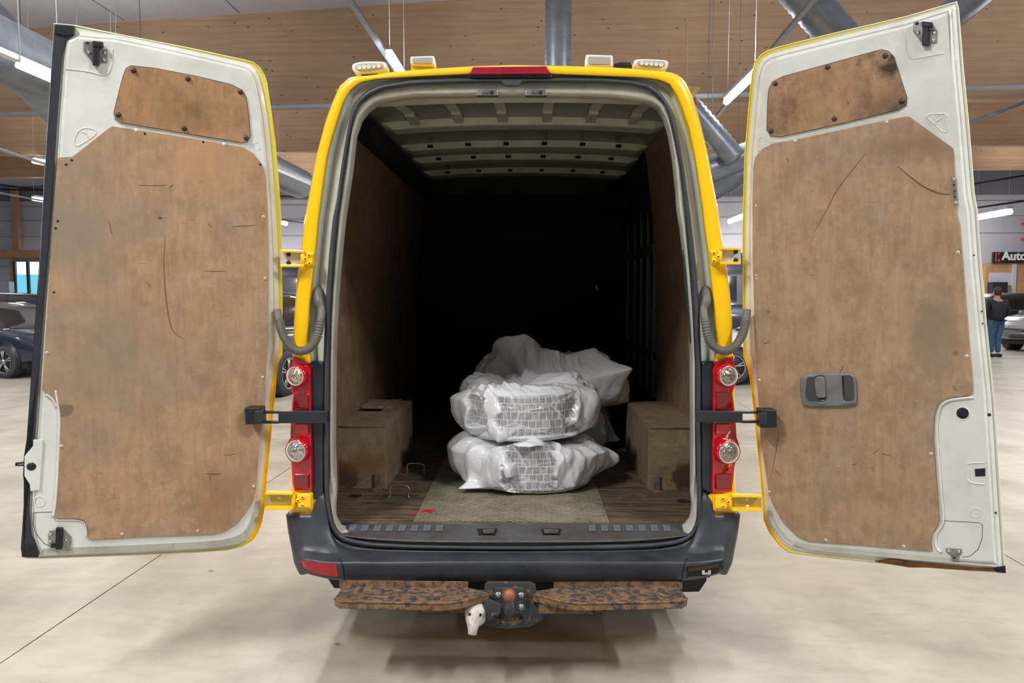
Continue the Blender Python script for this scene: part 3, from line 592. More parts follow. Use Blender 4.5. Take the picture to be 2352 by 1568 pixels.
# ------------------------------------------------------------------ the van
van = thing('van', 'yellow high-roof delivery van with both rear doors swung open', 'van', (0, 1.5, 0))
NS = 288
def radial(pts, c=(1178, 700)):
    pts = [np.array(p, float)-np.array(c) for p in pts]; out = []
    for k in range(NS):
        a = 2*math.pi*(k+.37)/NS; d = np.array([math.cos(a), math.sin(a)]); best = None
        for i in range(len(pts)):
            p, q = pts[i], pts[(i+1) % len(pts)]; e = q-p; den = d[0]*e[1]-d[1]*e[0]
            if abs(den) < 1e-9: continue
            t = (p[0]*e[1]-p[1]*e[0])/den; u = (p[0]*d[1]-p[1]*d[0])/den
            if t > 0 and -1e-9 <= u <= 1+1e-9 and (best is None or t > best): best = t
        out.append(np.array(c)+d*best)
    return np.array(out)
A_ = [(806, 176), (780, 197), (762, 238), (747, 279), (729, 348), (716.5, 409), (704, 480), (700, 500), (692, 567), (684, 626), (678, 694), (673, 786), (672, 900), (668, 1100), (664, 1175), (668, 1230), (680, 1285), (692, 1310), (735, 1322), (790, 1330), (1176, 1334), (1575, 1331), (1638, 1322), (1670, 1300), (1683, 1260), (1694, 1175), (1689, 1100), (1688, 900), (1683, 800), (1682, 737), (1676.6, 672), (1670, 617.5), (1661, 563), (1653, 505), (1646, 463), (1625, 348), (1607, 274), (1591.5, 223), (1571, 182), (1548, 167), (1517, 163), (1472, 159), (1395, 154), (1293, 151), (1176, 149), (1084, 152), (972, 159), (895, 165.5), (859, 172), (824, 175)]
B_ = [(806, 205), (790, 230), (778, 264), (762, 315), (750, 361), (739.5, 437), (731, 500), (725, 567), (718.6, 622), (711, 694), (706, 786), (714, 830), (717, 1130), (735, 1140), (745, 1190), (760, 1240), (795, 1262), (1000, 1272), (1176, 1273), (1400, 1271), (1560, 1262), (1596, 1240), (1612, 1190), (1622, 1140), (1638, 1130), (1642, 830), (1648, 790), (1642, 715), (1633, 628), (1627, 574), (1619, 520), (1614.5, 478), (1599, 373), (1584, 297), (1571, 259), (1558, 223), (1538, 192), (1510, 182), (1472, 178), (1370, 174), (1267, 170), (1176, 169), (1074, 170.5), (972, 175), (870, 181), (829, 188)]
C_ = [(1074, 178), (946, 182), (869.6, 195), (839, 210), (818.6, 230), (806, 258.6), (795.6, 309.6), (785, 373), (772.7, 462.7), (764.5, 500), (756, 581.6), (750, 663), (746, 724.5), (743, 820), (741.5, 1000), (743, 1120), (746, 1161), (756, 1211), (773, 1236), (789, 1248), (839, 1258), (950, 1263), (1176, 1266), (1430, 1266), (1497, 1261.7), (1545, 1255), (1573.5, 1247), (1596, 1230), (1610, 1199.5), (1612.7, 1157), (1612.5, 1055), (1612, 845), (1606, 693), (1598.5, 606.7), (1588.8, 520), (1584, 480), (1571, 386), (1558, 309.6), (1548, 268.8), (1535.4, 238), (1517.5, 212.6), (1497, 194.8), (1459, 184.6), (1395, 179.5), (1318.6, 178), (1176, 177)]
D_ = [(1074, 191), (946, 196), (882, 205), (851.7, 217.8), (828.8, 238), (816, 261), (805.8, 296.8), (798, 347.8), (788, 411.6), (779, 480), (776, 500), (768.6, 581.6), (762.5, 663), (759.4, 724.5), (757, 820), (755.5, 1000), (756, 1120), (762.7, 1178), (769, 1203), (781, 1224.5), (806, 1234.4), (855.6, 1243.5), (940, 1248.5), (1100, 1252), (1250, 1252), (1430, 1247), (1487, 1245), (1545, 1239.7), (1575.4, 1230), (1592.6, 1214.8), (1600, 1186), (1600.5, 1138), (1599, 1000), (1598.5, 845), (1593, 715), (1586.6, 628), (1579, 541.7), (1573.7, 480), (1563.5, 386), (1548, 309.6), (1538, 268.8), (1525, 238), (1507, 217.8), (1484.4, 203.7), (1446, 194.8), (1382, 191), (1318, 190), (1176, 190)]
E_ = [(950, 217), (882, 226.7), (862, 233), (839, 251), (823.7, 271), (811, 309.6), (803, 386), (791.8, 462.7), (786, 500), (778, 581.6), (770, 683.7), (766.5, 745), (764, 820), (762, 1018), (766, 1153), (773, 1185), (788, 1207), (960, 1207), (1400, 1207), (1562, 1208), (1585, 1186), (1592.6, 1157), (1593, 1100), (1592.5, 823.5), (1587.7, 737), (1581, 650), (1576, 590), (1568, 520), (1561, 480), (1558.4, 437), (1550.7, 360.6), (1540.5, 302), (1530, 268.8), (1515, 243), (1497, 233), (1464, 225), (1400, 218), (1176, 214)]
rA, rB, rC, rD, rE = [radial(q) for q in (A_, B_, C_, D_, E_)]
def ringw(r2, Yf):
    return np.array([P(x, y, Yf(x, y) if callable(Yf) else Yf) for x, y in r2])
def lrp(a, b, t): return a*(1-t)+b*t
def yE(x, y): return .03+.09*max(0, min(1, (y-1140)/60))
wE = ringw(rE, yE)
def loft(name, rings, mats, mat, parent, smooth=True):
    V = np.vstack(rings); n = NS; Fc = []; mi = []
    for i in range(len(rings)-1):
        for k in range(n):
            Fc.append((i*n+k, i*n+(k+1) % n, (i+1)*n+(k+1) % n, (i+1)*n+k)); mi.append(mats(i, k) if callable(mats) else mats[i])
    return mesh(name, V, Fc, mat, parent, smooth=smooth, mi=mi)
# outer shell of the body
wA = ringw(rA, .06); cen = np.array([0, 0, 1.4])
def back(Y, sx=1.0, sz=1.0):
    q = wA.copy(); q[:, 0] *= sx; q[:, 2] = 1.4+(q[:, 2]-1.4)*sz; q[:, 1] = Y; return q
def sm01(t): t = max(0., min(1., t)); return t*t*(3-2*t)
def grow(Y, t, k=1.0, kx=0.0):   # the roof crowns and the sides widen behind the rear frame
    q = wA.copy(); u = np.clip((q[:, 2]-1.4)/1.1, 0, 1); u = u*u*(3-2*u)
    q[:, 0] *= (1+.035*t+.13*t*u)*k; q[:, 2] = np.where(q[:, 2] > 1.4, 1.4+(q[:, 2]-1.4)*(1+.165*t)*k, q[:, 2]); q[:, 1] = Y; return q
gy = [.06, .10, .2, .35, .5, .65, .8, 1.0]
shell = [grow(y, sm01((y-.06)/.94)) for y in gy]+[grow(3.9, 1)]
last_ = shell[-1]
for Y, sx, sz in ((4.5, .99, .93), (5.2, .95, .62), (5.9, .85, .42), (6.0, .4, .2), (6.01, .001, .001)):
    q = last_.copy(); q[:, 0] *= sx; q[:, 2] = 1.3+(q[:, 2]-1.3)*sz; q[:, 1] = Y; shell.append(q)
loft('body_shell', shell, [0]*(len(shell)-1), M['yellow'], van)
liner = [grow(max(y, .12), sm01((y-.06)/.94), .99) for y in gy[1:]]+[grow(3.47, 1, .99)]
loft('inner_shell', liner, [0]*(len(liner)-1), M['dark'], van)  # near-black lining puts the shade of the gaps into its colour
# yellow rear frame and light flange
def Yb(t): return t
rings = [ringw(rA, .06), ringw(lrp(rA, rB, .06), .02), ringw(lrp(rA, rB, .16), .003), ringw(lrp(rA, rB, .92), 0.0), ringw(rB, .006)]
loft('rear_frame', rings, [0]*4, M['yellow'], van)
rings = [ringw(rB, .006), ringw(lrp(rB, rC, .12), .035), ringw(lrp(rB, rC, .3), .05), ringw(lrp(rB, rC, .42), .052), ringw(lrp(rB, rC, .47), .064), ringw(lrp(rB, rC, .56), .064), ringw(lrp(rB, rC, .62), .052), ringw(lrp(rB, rC, .95), .045), ringw(rC, .045)]
loft('flange', rings, lambda i, k: 0 if i < 1 else (0 if (i < 2 and rB[k][0] > 1500 and rB[k][1] < 330) else 1), [M['yellow_dull'], M['flange']], van)
rings = [ringw(rC, .045), ringw(rC, .02), ringw(lrp(rC, rD, .2), -.004), ringw(lrp(rC, rD, .5), -.012), ringw(lrp(rC, rD, .8), -.004), ringw(rD, .02), ringw(rD, .04)]
loft('door_seal', rings, [0]*6, M['rubber'], van)
wD = ringw(rD, .035); inn = wE.copy(); inn[:, 1] = np.maximum(inn[:, 1], .10); low = inn[:, 2] < .63; inn[low, 2] -= .02
out2 = inn.copy(); out2[:, 0] *= 1.09; out2[:, 1] = .17; out2[:, 2] = np.where(out2[:, 2] > 2.3, out2[:, 2]+.14*(out2[:, 2]-2.3)/.2, out2[:, 2])
mid = ringw(lrp(rD, rE, .35), lambda x, y: lrp(.035, yE(x, y), .2)-.012*(y < 1100)); mid2 = ringw(lrp(rD, rE, .85), lambda x, y: lrp(.035, yE(x, y), .8)-.01*(y < 1100))
loft('inner_lip', [wD, mid, mid2, wE, inn, out2], [0]*5, M['lip'], van)
# header details: two zinc striker catches
def tri_box(pts, Y, th, name, mat, parent, bevel=0):
    a = [P(x, y, Y) for x, y in pts]; b = [q+np.array([0, th, 0]) for q in a]
    return MB().prism(a, b).build(name, mat, parent, bevel=bevel)
for x0 in (1096, 1208):
    c = tri_box([(x0, 206), (x0+46, 206), (x0+48, 219), (x0-2, 219)], .0, .03, 'door_catch', M['steel'], van, .002)
    tri_box([(x0+12, 209), (x0+27, 209), (x0+27, 214), (x0+12, 214)], -.004, .01, 'catch_loop', M['chrome'], c)
    tri_box([(x0+30, 209), (x0+37, 209), (x0+37, 216), (x0+30, 216)], -.004, .01, 'catch_slot', M['dark'], c)
tri_box([(1150, 184), (1200, 184), (1192, 197), (1160, 197)], -.016, .02, 'seal_joint', M['rubber'], van, .003)
# high brake light
bl = tri_box([(1084, 153), (1256, 151), (1268, 169), (1076, 170)], -.03, .06, 'brake_light', simple('maroon_lens', S(158, 26, 48), .25, 0, .5, .3, var=S(140, 20, 40), vs=8), van, .006)
tri_box([(1076, 169.5), (1268, 168.5), (1268, 178), (1078, 178)], -.012, .05, 'brake_light_trim', M['seal_dark'], van, .004)
# marker at upper right side
tri_box([(1590, 224), (1597, 226), (1600, 241), (1594, 243)], .08, .12, 'side_marker', M['red_refl'], van)
# dark plates between lamp and seal
for pts in ([(712, 829), (743, 832), (742, 1138), (720, 1150), (716, 1132)], [(1612, 832), (1640, 828), (1637, 1136), (1612, 1122)]):
    tri_box(pts, -.006, .06, 'pillar_cover', M['navy_plate'], van, .008)
# tail lights
def tail(pts, c1, r1, c2, r2, side, l1, l2):
    inner = 715 if side < 0 else 1637; outer = 660 if side < 0 else 1697
    def yy(x): t = abs((x-inner)/(outer-inner)); return -.028+.05*t**2.2
    f = [P(x, y, yy(x)) for x, y in pts]; b = [P(x, y, .07) for x, y in pts]; b = [np.array([q[0]*.0+p[0], .09, p[2]]) for q, p in zip(b, f)]
    tl = MB().prism(f, b).build('tail_light', M['red'], van, bevel=.006)
    for nm, y0, y1, mt, e in (('reflector_panel', 905 if side < 0 else 900, 940, 'red_dark', .004), ('reflector_panel', 973, 998, 'red_bright', .006), ('lower_lens', 1088, 1122, 'red_dark', .004)):
        xa, xb = (676, 708) if side < 0 else (1645, 1680)
        q = [(xa, y0), (xb, y0), (xb, y1), (xa, y1)]; MB().prism([P(x, y, yy(x)-e) for x, y in q], [P(x, y, yy(x)+.01) for x, y in q]).build(nm, M[mt], tl, bevel=.003)
    for (cx, cy), r, ln in ((c1, r1, l1), (c2, r2, l2)):
        Y = -.034; c = P(cx, cy, Y); rr = r/(F/(3.03+Y))
        ax = np.array([side*.22, -1, .02])
        MB().lathe(c, ax, [(rr*1.28, -.03), (rr*1.27, .0), (rr*1.18, .014), (rr*1.05, .016)], 40).build('lamp_ring', M['red'], tl)
        MB().lathe(c, ax, [(rr*1.1, .005), (rr*1.05, .017), (rr*.93, .012)], 40).build('lamp_rim', M['cream'], tl)
        MB().lathe(c, ax, [(rr*.98, .008), (rr*.8, .018), (rr*.5, .025), (.001, .028)], 40).build('lamp_lens', M[ln], tl)
        MB().lathe(c, ax, [(rr*.66, .021), (rr*.62, .026), (rr*.57, .022), (rr*.3, .026), (rr*.27, .031), (rr*.22, .027)], 32).build('lens_rings', M['chrome'] if ln != 'lens_d' else M['lens_d'], tl)
    return tl
tail([(672.7, 818), (705, 831.5), (712, 846), (716, 1127), (676, 1128), (671, 1112), (668, 1062), (661, 1050), (656, 1034), (659, 1018), (666, 1006), (666.6, 969), (672, 906), (668, 894), (668, 882), (661, 872), (658, 862), (662, 850), (667, 841)], (682, 863), 20.5, (683.6, 1034), 23.5, -1, 'lens_a', 'lens_c')
TR = tail([(1685, 816.6), (1646, 830.6), (1639, 848), (1636, 1131.6), (1682, 1129), (1687.6, 1075), (1691, 1055), (1699, 1045), (1700.5, 1034), (1698, 1018), (1692.7, 1004), (1690, 953), (1683, 902), (1687.6, 889), (1693, 877), (1696.5, 864), (1694, 850), (1687, 838)], (1669.7, 862.5), 21, (1671, 1037), 24, 1, 'lens_d', 'lens_d')
for (a, b) in (((1663, 1010), (1677, 990)), ((1659, 1006), (1680, 1012)), ((1668, 1014), (1672, 1000))):
    MB().tube([P(*a, -.075), P(*b, -.072)], .0012, 5).build('straw', M['cream'], TR)
# work lights on the roof
def worklight(pts, Y, mat, lens, foot, nm, rnd):
    pts = chaikin(pts, 2) if rnd else pts
    o = MB().prism([P(x, y, Y) for x, y in pts], [P(x, y, Y)+np.array([0, .06, -.004]) for x, y in pts]).build('work_light', mat, van, bevel=.006)
    o['label'] = nm; c = np.mean(np.array(pts), 0)
    q = [c+(np.array(p)-c)*np.array([.8, .62]) for p in pts]
    l = MB().prism([P(x, y, Y-.006) for x, y in q], [P(x, y, Y+.01) for x, y in q]).build('lens', lens, o, bevel=.003)
    MB().prism([P(x, y, Y+.02) for x, y in foot], [P(x, y, Y+.05) for x, y in foot]).build('foot', M['rubber'] if rnd else M['yellow_dull'], o)
    if rnd:
        for k in range(5):
            xx = c[0]+(k-2)*11; MB().lathe(P(xx, c[1]-(k-2)*(.9 if c[0] < 1100 else -.9), Y-.007), (0, -1, 0), [(.001, .002), (.006, .001), (.0085, .004), (.0095, 0)], 14).build('diode', M['cream'], o)
worklight([(808, 146), (830, 140), (884, 140), (889, 148), (887, 160), (860, 166), (815, 168), (808, 158)], .10, M['cream'], M['clear'], [(830, 165), (866, 164), (866, 180), (830, 184)], 'oval work light at the left roof corner', 1)
worklight([(1456, 137), (1470, 134), (1528, 136), (1537, 142), (1533, 156), (1520, 161), (1470, 157), (1456, 150)], .10, M['cream'], M['clear'], [(1475, 156), (1520, 158), (1520, 172), (1475, 168)], 'oval work light at the right roof corner', 1)
worklight([(942, 129), (997, 127), (999, 150), (942, 148)], .14, M['cream'], M['clear'], [(944, 148), (996, 149), (996, 168), (944, 168)], 'boxy work light left of the brake light', 0)
worklight([(1346, 124), (1408, 126), (1408, 153), (1345, 152)], .14, M['cream'], M['clear'], [(1348, 151), (1406, 151), (1406, 164), (1348, 164)], 'boxy work light right of the brake light', 0)
tri_box([(1410, 146), (1425, 142), (1450, 143), (1455, 154), (1410, 152)], .2, .1, 'roof_antenna_base', M['black'], van, .004)
# bumper
cols = [
 [(663, 1175, .10), (667, 1215, .09), (676, 1262, .05), (680, 1285, .02), (692, 1312, .04)],
 [(669, 1178, .005), (675, 1215, -.01), (687, 1262, -.04), (691, 1286, -.09), (708, 1320, -.07)],
 [(698, 1180, -.01), (702, 1215, -.025), (712, 1265, -.055), (715, 1288, -.112), (730, 1326, -.09)],
 [(717, 1177, -.01), (722, 1212, -.025), (738, 1270, -.055), (742, 1291, -.12), (752, 1331, -.10)],
 [(727, 1146, -.004), (736, 1205, -.018), (757, 1272, -.055), (768, 1292, -.12), (777, 1334, -.10)],
 [(744, 1133, .0), (753, 1212, -.008), (772, 1270, -.05), (785, 1293, -.12), (792, 1335, -.10)],
 [(750, 1196, .0), (765, 1238, -.006), (788, 1269, -.05), (803, 1293, -.12), (808, 1336, -.10)],
 [(775, 1240, .0), (793, 1257, -.004), (815, 1269, -.045), (828, 1292, -.12), (830, 1336, -.10)],
 [(839, 1259, .0), (850, 1264, -.004), (868, 1271, -.04), (875, 1292, -.12), (875, 1336, -.10)],
 [(950, 1264, .0), (955, 1268, -.004), (962, 1273, -.04), (965, 1291, -.12), (965, 1337, -.10)],
 [(1064, 1265, .0), (1068, 1269, -.004), (1070, 1273, -.04), (1070, 1290, -.12), (1070, 1338, -.10)],
 [(1179, 1266, .0), (1179, 1269.5, -.004), (1179, 1273.5, -.04), (1179, 1290, -.12), (1179, 1338, -.10)]]
cols = cols+[[(2358-x, y, Y) for x, y, Y in c] for c in cols[-2::-1]]
G = [[P(x, y, Y) for x, y, Y in c] for c in cols]
for c in G: c.append(c[-1]+np.array([0, .22, .0]))
for g, c in ((G[0], 0), (G[-1], 1)):
    pass
first = [q+np.array([0, .5, 0])+np.array([-.012, 0, 0]) for q in G[0]]; last = [q+np.array([0, .5, 0])+np.array([.012, 0, 0]) for q in G[-1]]
G = [first]+G+[last]
G2 = np.array([catmull([np.array(G[i][j]) for i in range(len(G))], 5) for j in range(6)])  # rows x cols
nr, nc = G2.shape[:2]
rows = []
for j in range(nr-1):
    for t in ((0, .12, .5, .88) if j in (2, 3) else (0, .33, .66)): rows.append(lrp(G2[j], G2[j+1], t))
rows.append(G2[-1]); R = np.array(rows)
# round the horizontal edges a little
for j in range(1, len(R)-1): R[j] = R[j]*.7+.15*(R[j-1]+R[j+1])
V = R.reshape(-1, 3); n = R.shape[1]
Fc = [(j*n+i, j*n+i+1, (j+1)*n+i+1, (j+1)*n+i) for j in range(len(R)-1) for i in range(n-1)]
bump = mesh('bumper', V, Fc, M['bumper'], van, smooth=True)
so = bump.modifiers.new('thick', 'SOLIDIFY'); so.thickness = .004; so.offset = 0
for cc in (cols[5], cols[-6]):
    pts = catmull([P(x, y, Y)+np.array([0, -.0015, 0]) for x, y, Y in cc], 6)
    pts = [p_+np.array([0, .002, 0]) for p_ in pts]
    MB().tube(pts, .0022, 6).build('bumper_joint', M['dark'], bump)
from mathutils.bvhtree import BVHTree
def bvh(o):
    V_ = [tuple(np.array(v.co)+wloc(o)) for v in o.data.vertices]; return BVHTree.FromPolygons(V_, [tuple(p_.vertices) for p_ in o.data.polygons])
def hit(tree, x, y):
    d = ray(x, y); h = tree.ray_cast(Vector(CAM), Vector(d)); return np.array(h[0]) if h[0] is not None else None
def drape(tree, name, pts, off, th, mat, parent, nx=12, ny=5, bevel=0):
    """plate that follows a surface: corners given as bottom and top edge lines"""
    top, bot = pts; V = []
    for o_ in (off, -th):
        for j in range(ny+1):
            for i in range(nx+1):
                t = i/nx; X_ = lambda L: np.array([np.interp(t, np.linspace(0, 1, len(L)), [q[0] for q in L]), np.interp(t, np.linspace(0, 1, len(L)), [q[1] for q in L])])
                q = X_(top)*(1-j/ny)+X_(bot)*(j/ny); h = hit(tree, q[0], q[1]); 
                if h is None: h = P(q[0], q[1], -.1)
                V.append(h+np.array([0, -o_, 0]))
    n = nx+1; B = n*(ny+1); Fc = []
    for b_ in (0, B): Fc += [(b_+j*n+i, b_+j*n+i+1, b_+(j+1)*n+i+1, b_+(j+1)*n+i) for j in range(ny) for i in range(nx)]
    for i in range(nx): Fc += [(i, i+1, B+i+1, B+i), (ny*n+i, ny*n+i+1, B+ny*n+i+1, B+ny*n+i)]
    for j in range(ny): Fc += [(j*n, (j+1)*n, B+(j+1)*n, B+j*n), (j*n+nx, (j+1)*n+nx, B+(j+1)*n+nx, B+j*n+nx)]
    return MB().add(V, Fc).build(name, mat, parent, bevel=bevel)
BT = bvh(bump)
rf = [(691, 1283), (772, 1291), (777, 1323), (756, 1321.5), (706, 1311), (696, 1299)]
def yr(x): return -.118+.04*max(0, (742-x)/52)**1.3
drape(BT, 'reflector', ([(691, 1283), (731, 1288), (772, 1291)], [(698, 1301), (722, 1315), (756, 1321), (777, 1323)]), .004, .01, M['red_refl'], bump)
drape(BT, 'reflector_rim', ([(687, 1279), (731, 1284), (776, 1288)], [(694, 1303), (720, 1319), (756, 1325), (781, 1327)]), .0015, .01, M['seal_dark'], bump)
drape(BT, 'empty_reflector_pocket', ([(1576, 1301), (1620, 1296), (1666, 1286)], [(1578, 1323), (1620, 1320), (1642, 1316), (1660, 1304)]), .003, .01, M['dark'], bump)
drape(BT, 'pocket_back', ([(1580, 1303), (1620, 1298), (1652, 1292)], [(1581, 1312), (1620, 1306), (1650, 1301)]), .0045, .01, simple('olive_pocket', S(58, 46, 14), .6), bump)
for xa in (1612, 1626): drape(BT, 'white_clip', ([(xa, 1309), (xa+6, 1308)], [(xa, 1318), (xa+6, 1317)]), .006, .01, M['screw'], bump, 2, 2)
drape(BT, 'white_clip', ([(1612, 1315), (1632, 1313)], [(1612, 1318), (1632, 1317)]), .006, .01, M['screw'], bump, 2, 2)
MB().tube([hit(BT, x, y)+np.array([0, -.004, 0]) for x, y in ((1577, 1326), (1620, 1322), (1643, 1317), (1658, 1305), (1665, 1288)) if hit(BT, x, y) is not None], .0035, 8).build('pocket_rim', M['bumper'], bump)
# sill step
sp = []
xs = np.linspace(0, 1, 40)
def sillrow(y, x0, x1, Y, sag=0): return [P(x0+(x1-x0)*t, y-sag*(abs(2*t-1)**4), Y) for t in xs]
Rr = [sillrow(1206, 800, 1562, .125), sillrow(1209, 797, 1566, .115), sillrow(1226, 788, 1575, .062, 3), sillrow(1229, 786, 1577, .052, 4), sillrow(1244, 783, 1577, .008, 14), sillrow(1248, 783, 1577, .002, 15)]
V = np.vstack(Rr); n = len(xs)
sill = mesh('sill_step', V+np.array([0, -.004, .007]), [(j*n+i, j*n+i+1, (j+1)*n+i+1, (j+1)*n+i) for j in range(5) for i in range(n-1)], M['sill'], van, smooth=False)
PADM = simple('pad_plastic', S(96, 100, 110), .35)
for x0 in [802+28.5*k for k in range(8)]+[1352+28.5*k for k in range(7)]:
    sk = (1179-x0)*.02
    q = [(x0+sk*.4, 1209.5), (x0+17+sk*.4, 1209.5), (x0+16-sk*.3, 1224), (x0-1-sk*.3, 1224)]
    MB().prism([P(x, y, .115-(y-1209)*.0032) + np.array([0, -.008, .0125]) for x, y in q], [P(x, y, .115-(y-1209)*.0032) for x, y in q]).build('tread_pad', PADM, sill, bevel=.001)
for x0 in (1096, 1243):
    q = [(x0, 1217), (x0+46, 1217), (x0+42, 1231), (x0+4, 1231)]
    c = MB().prism([P(x, y, .088-(y-1217)*.003) + np.array([0, -.008, .010]) for x, y in q], [P(x, y, .088-(y-1217)*.003) for x, y in q]).build('striker_pocket', M['dark'], sill)
    q = [(x0+(14 if x0 < 1200 else 5), 1220), (x0+40, 1220), (x0+38, 1229), (x0+(14 if x0 < 1200 else 8), 1229)]
    MB().prism([P(x, y, .078-(y-1217)*.003) + np.array([0, -.010, .014]) for x, y in q], [P(x, y, .088-(y-1217)*.003) for x, y in q]).build('striker', M['steel'], sill, bevel=.002)
    for s in (-1, 1):
        MB().tube([P(x0+23+s*58, 1213, .10), P(x0+23+s*27, 1232, .045), P(x0+23, 1232, .045)], .0022, 6).build('sill_ridge', M['sill'], sill)
# cargo room
FZ = .589
MB().box((-.97, .125, FZ-.03), (.97, 3.46, FZ)).build('cargo_floor', M['floorwood'], van)
prof = [(.95, FZ), (.95, 1.55), (.935, 1.9), (.902, 2.25), (.865, 2.55), (.855, 2.60)]
zA = wA[(wA[:, 0] > 0)]; zA = zA[np.argsort(zA[:, 2])]
def wx(z, Y):
    full = np.interp(z, [p_[1] for p_ in prof], [p_[0] for p_ in prof]); near = min(full, np.interp(z, zA[:, 2], zA[:, 0])-.045); t = sm01((Y-.06)/.94)
    return near+(full-near)*t
def wallpanel(s, y0, y1, name='side_panel', inset=0):
    zs = [FZ, .9, 1.2, 1.55, 1.9, 2.1, 2.25, 2.4, 2.5, 2.6]; Ys = [y for y in (y0, .3, .45, .6, .8, 1.0) if y0 <= y < y1]+[y1]
    top = lambda Y: 2.47+.13*sm01((Y-.06)/.94)
    V = []; nz = len(zs)
    for off in (0, .011):
        for Y in Ys:
            for z in zs: zz = FZ+(z-FZ)*(top(Y)-FZ)/(2.6-FZ); V.append((s*(wx(zz, Y)-inset+off), Y, zz))
    n = nz; m_ = len(Ys); Fc = []
    for o_ in (0, m_*n): Fc += [(o_+i*n+k, o_+i*n+k+1, o_+(i+1)*n+k+1, o_+(i+1)*n+k) for i in range(m_-1) for k in range(n-1)]
    B = m_*n
    Fc += [(i*n+n-1, (i+1)*n+n-1, B+(i+1)*n+n-1, B+i*n+n-1) for i in range(m_-1)]+[(k, k+1, B+k+1, B+k) for k in range(n-1)]+[((m_-1)*n+k, (m_-1)*n+k+1, B+(m_-1)*n+k+1, B+(m_-1)*n+k) for k in range(n-1)]
    return mesh(name, V, Fc, M['ply_wall'], van, smooth=False)
wallpanel(-1, .14, 1.62); wallpanel(-1, 1.62, 3.44); wallpanel(1, .14, 1.98)
MB().box((-.90, .9, 2.46), (-.80, 3.45, 2.58)).build('gap_shade_strip', M['dark'], van); MB().box((.87, 1.98, 2.4), (.93, 3.45, 2.56)).build('gap_shade_strip', M['dark'], van)  # near-black boxes added to stand in for shade in the roof-side gaps
def zr(x, z0): return z0-.035*(abs(x)/.85)**2.4
xr = np.linspace(-.86, .88, 30)
zroof = lambda Y: 2.535+.11*sm01((Y-.06)/.94)
ry = (.11, .3, .5, .7, 1.0, 3.46); V = [(x*(.9+.1*sm01(y)), y, zr(x, zroof(y))) for y in ry for x in xr]; n = 30
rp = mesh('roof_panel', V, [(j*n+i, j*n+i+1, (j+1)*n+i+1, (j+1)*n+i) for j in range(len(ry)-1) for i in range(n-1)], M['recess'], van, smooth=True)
RIBS = [(.13, .36), (1.235, 1.376), (1.87, 2.015), (2.32, 2.465), (2.90, 3.06)]
for k, (a, b) in enumerate(RIBS):
    x0, x1 = (-.80, .86) if k else (-.72, .72)
    xx = np.linspace(x0, x1, 26); V = []
    for x in xx:
        e = min(1, min(x-x0, x1-x)/.05+.25); z = zr(x, 2.605 if k else 2.50); zt = zr(x, 2.648 if k else 2.53)
        h = z+(zt-z)*(1-e)
        V += [(x, a-.02, zt), (x, a+.004, h+.004), (x, a+.012, h), (x, b-.012, h), (x, b-.004, h+.005), (x, b+.02, zt)]
    n = 6; Fc = [(i*n+k2, i*n+k2+1, (i+1)*n+k2+1, (i+1)*n+k2) for i in range(len(xx)-1) for k2 in range(n-1)]
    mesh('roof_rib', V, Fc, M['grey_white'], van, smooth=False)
ends = [.36]+[b for a, b in RIBS[1:]]; starts = [a for a, b in RIBS[1:]]+[3.45]
for bay, (y0, y1) in enumerate(zip(ends, starts)):
    for j, x in enumerate((-.60, -.345, -.09, .165, .42, .66)):
        z = zr(x, 2.645); y0 = max(y0, 1.0)
        if bay == 0 : MB().prism([np.array([x+dx, .38, zr(x, zroof(.38))-.014]) for dx in (-.028, .028)]+[np.array([x+dx, 1.0, z-.016]) for dx in (.028, -.028)], [np.array([x+dx, .38, zr(x, zroof(.38))+.0]) for dx in (-.028, .028)]+[np.array([x+dx, 1.0, z]) for dx in (.028, -.028)]).build('roof_bead', M['grey_white'], van); MB().box((x-.028, y0+.01, z-.03), (x+.028, y1-.01, z-.001)).build('roof_bead', M['grey_white'], van, bevel=.006)
        if bay: MB().box((x-.018, y1-.022, z-.03), (x+.018, y1-.005, z-.014)).build('roof_clip', M['dark'], van)
# bulkhead
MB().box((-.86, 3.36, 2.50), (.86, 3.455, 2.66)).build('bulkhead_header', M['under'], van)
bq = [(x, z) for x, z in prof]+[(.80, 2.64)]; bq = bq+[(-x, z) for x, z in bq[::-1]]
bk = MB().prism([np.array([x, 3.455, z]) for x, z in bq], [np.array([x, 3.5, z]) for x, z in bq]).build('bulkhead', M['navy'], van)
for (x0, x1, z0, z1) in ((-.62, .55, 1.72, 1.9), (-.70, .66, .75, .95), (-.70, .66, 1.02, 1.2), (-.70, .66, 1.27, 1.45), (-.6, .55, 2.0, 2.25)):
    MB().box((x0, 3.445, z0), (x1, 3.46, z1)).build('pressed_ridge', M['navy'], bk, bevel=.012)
riv = []
for k in range(11): riv.append(P(1048+34.5*k, 433+abs(k-5)**2*.12, 3.44))
for k in range(5): riv.append(P(1433+[0, 4, 6, 8, 10][k], 590+[0, 50, 95, 140, 200][k], 3.44))
riv += [P(1090, 642, 3.44), P(1285, 661, 3.44), P(1370, 661, 3.44)]
for q in riv: MB().lathe(q, (0, -1, 0), [(.001, .006), (.006, .004), (.008, 0)], 8).build('rivet', M['steel'], bk)
q = P(1370, 661, 3.44); MB().box(q-np.array([.012, .008, .025]), q+np.array([.012, 0, .025])).build('bulkhead_latch', M['steel'], bk, bevel=.004)
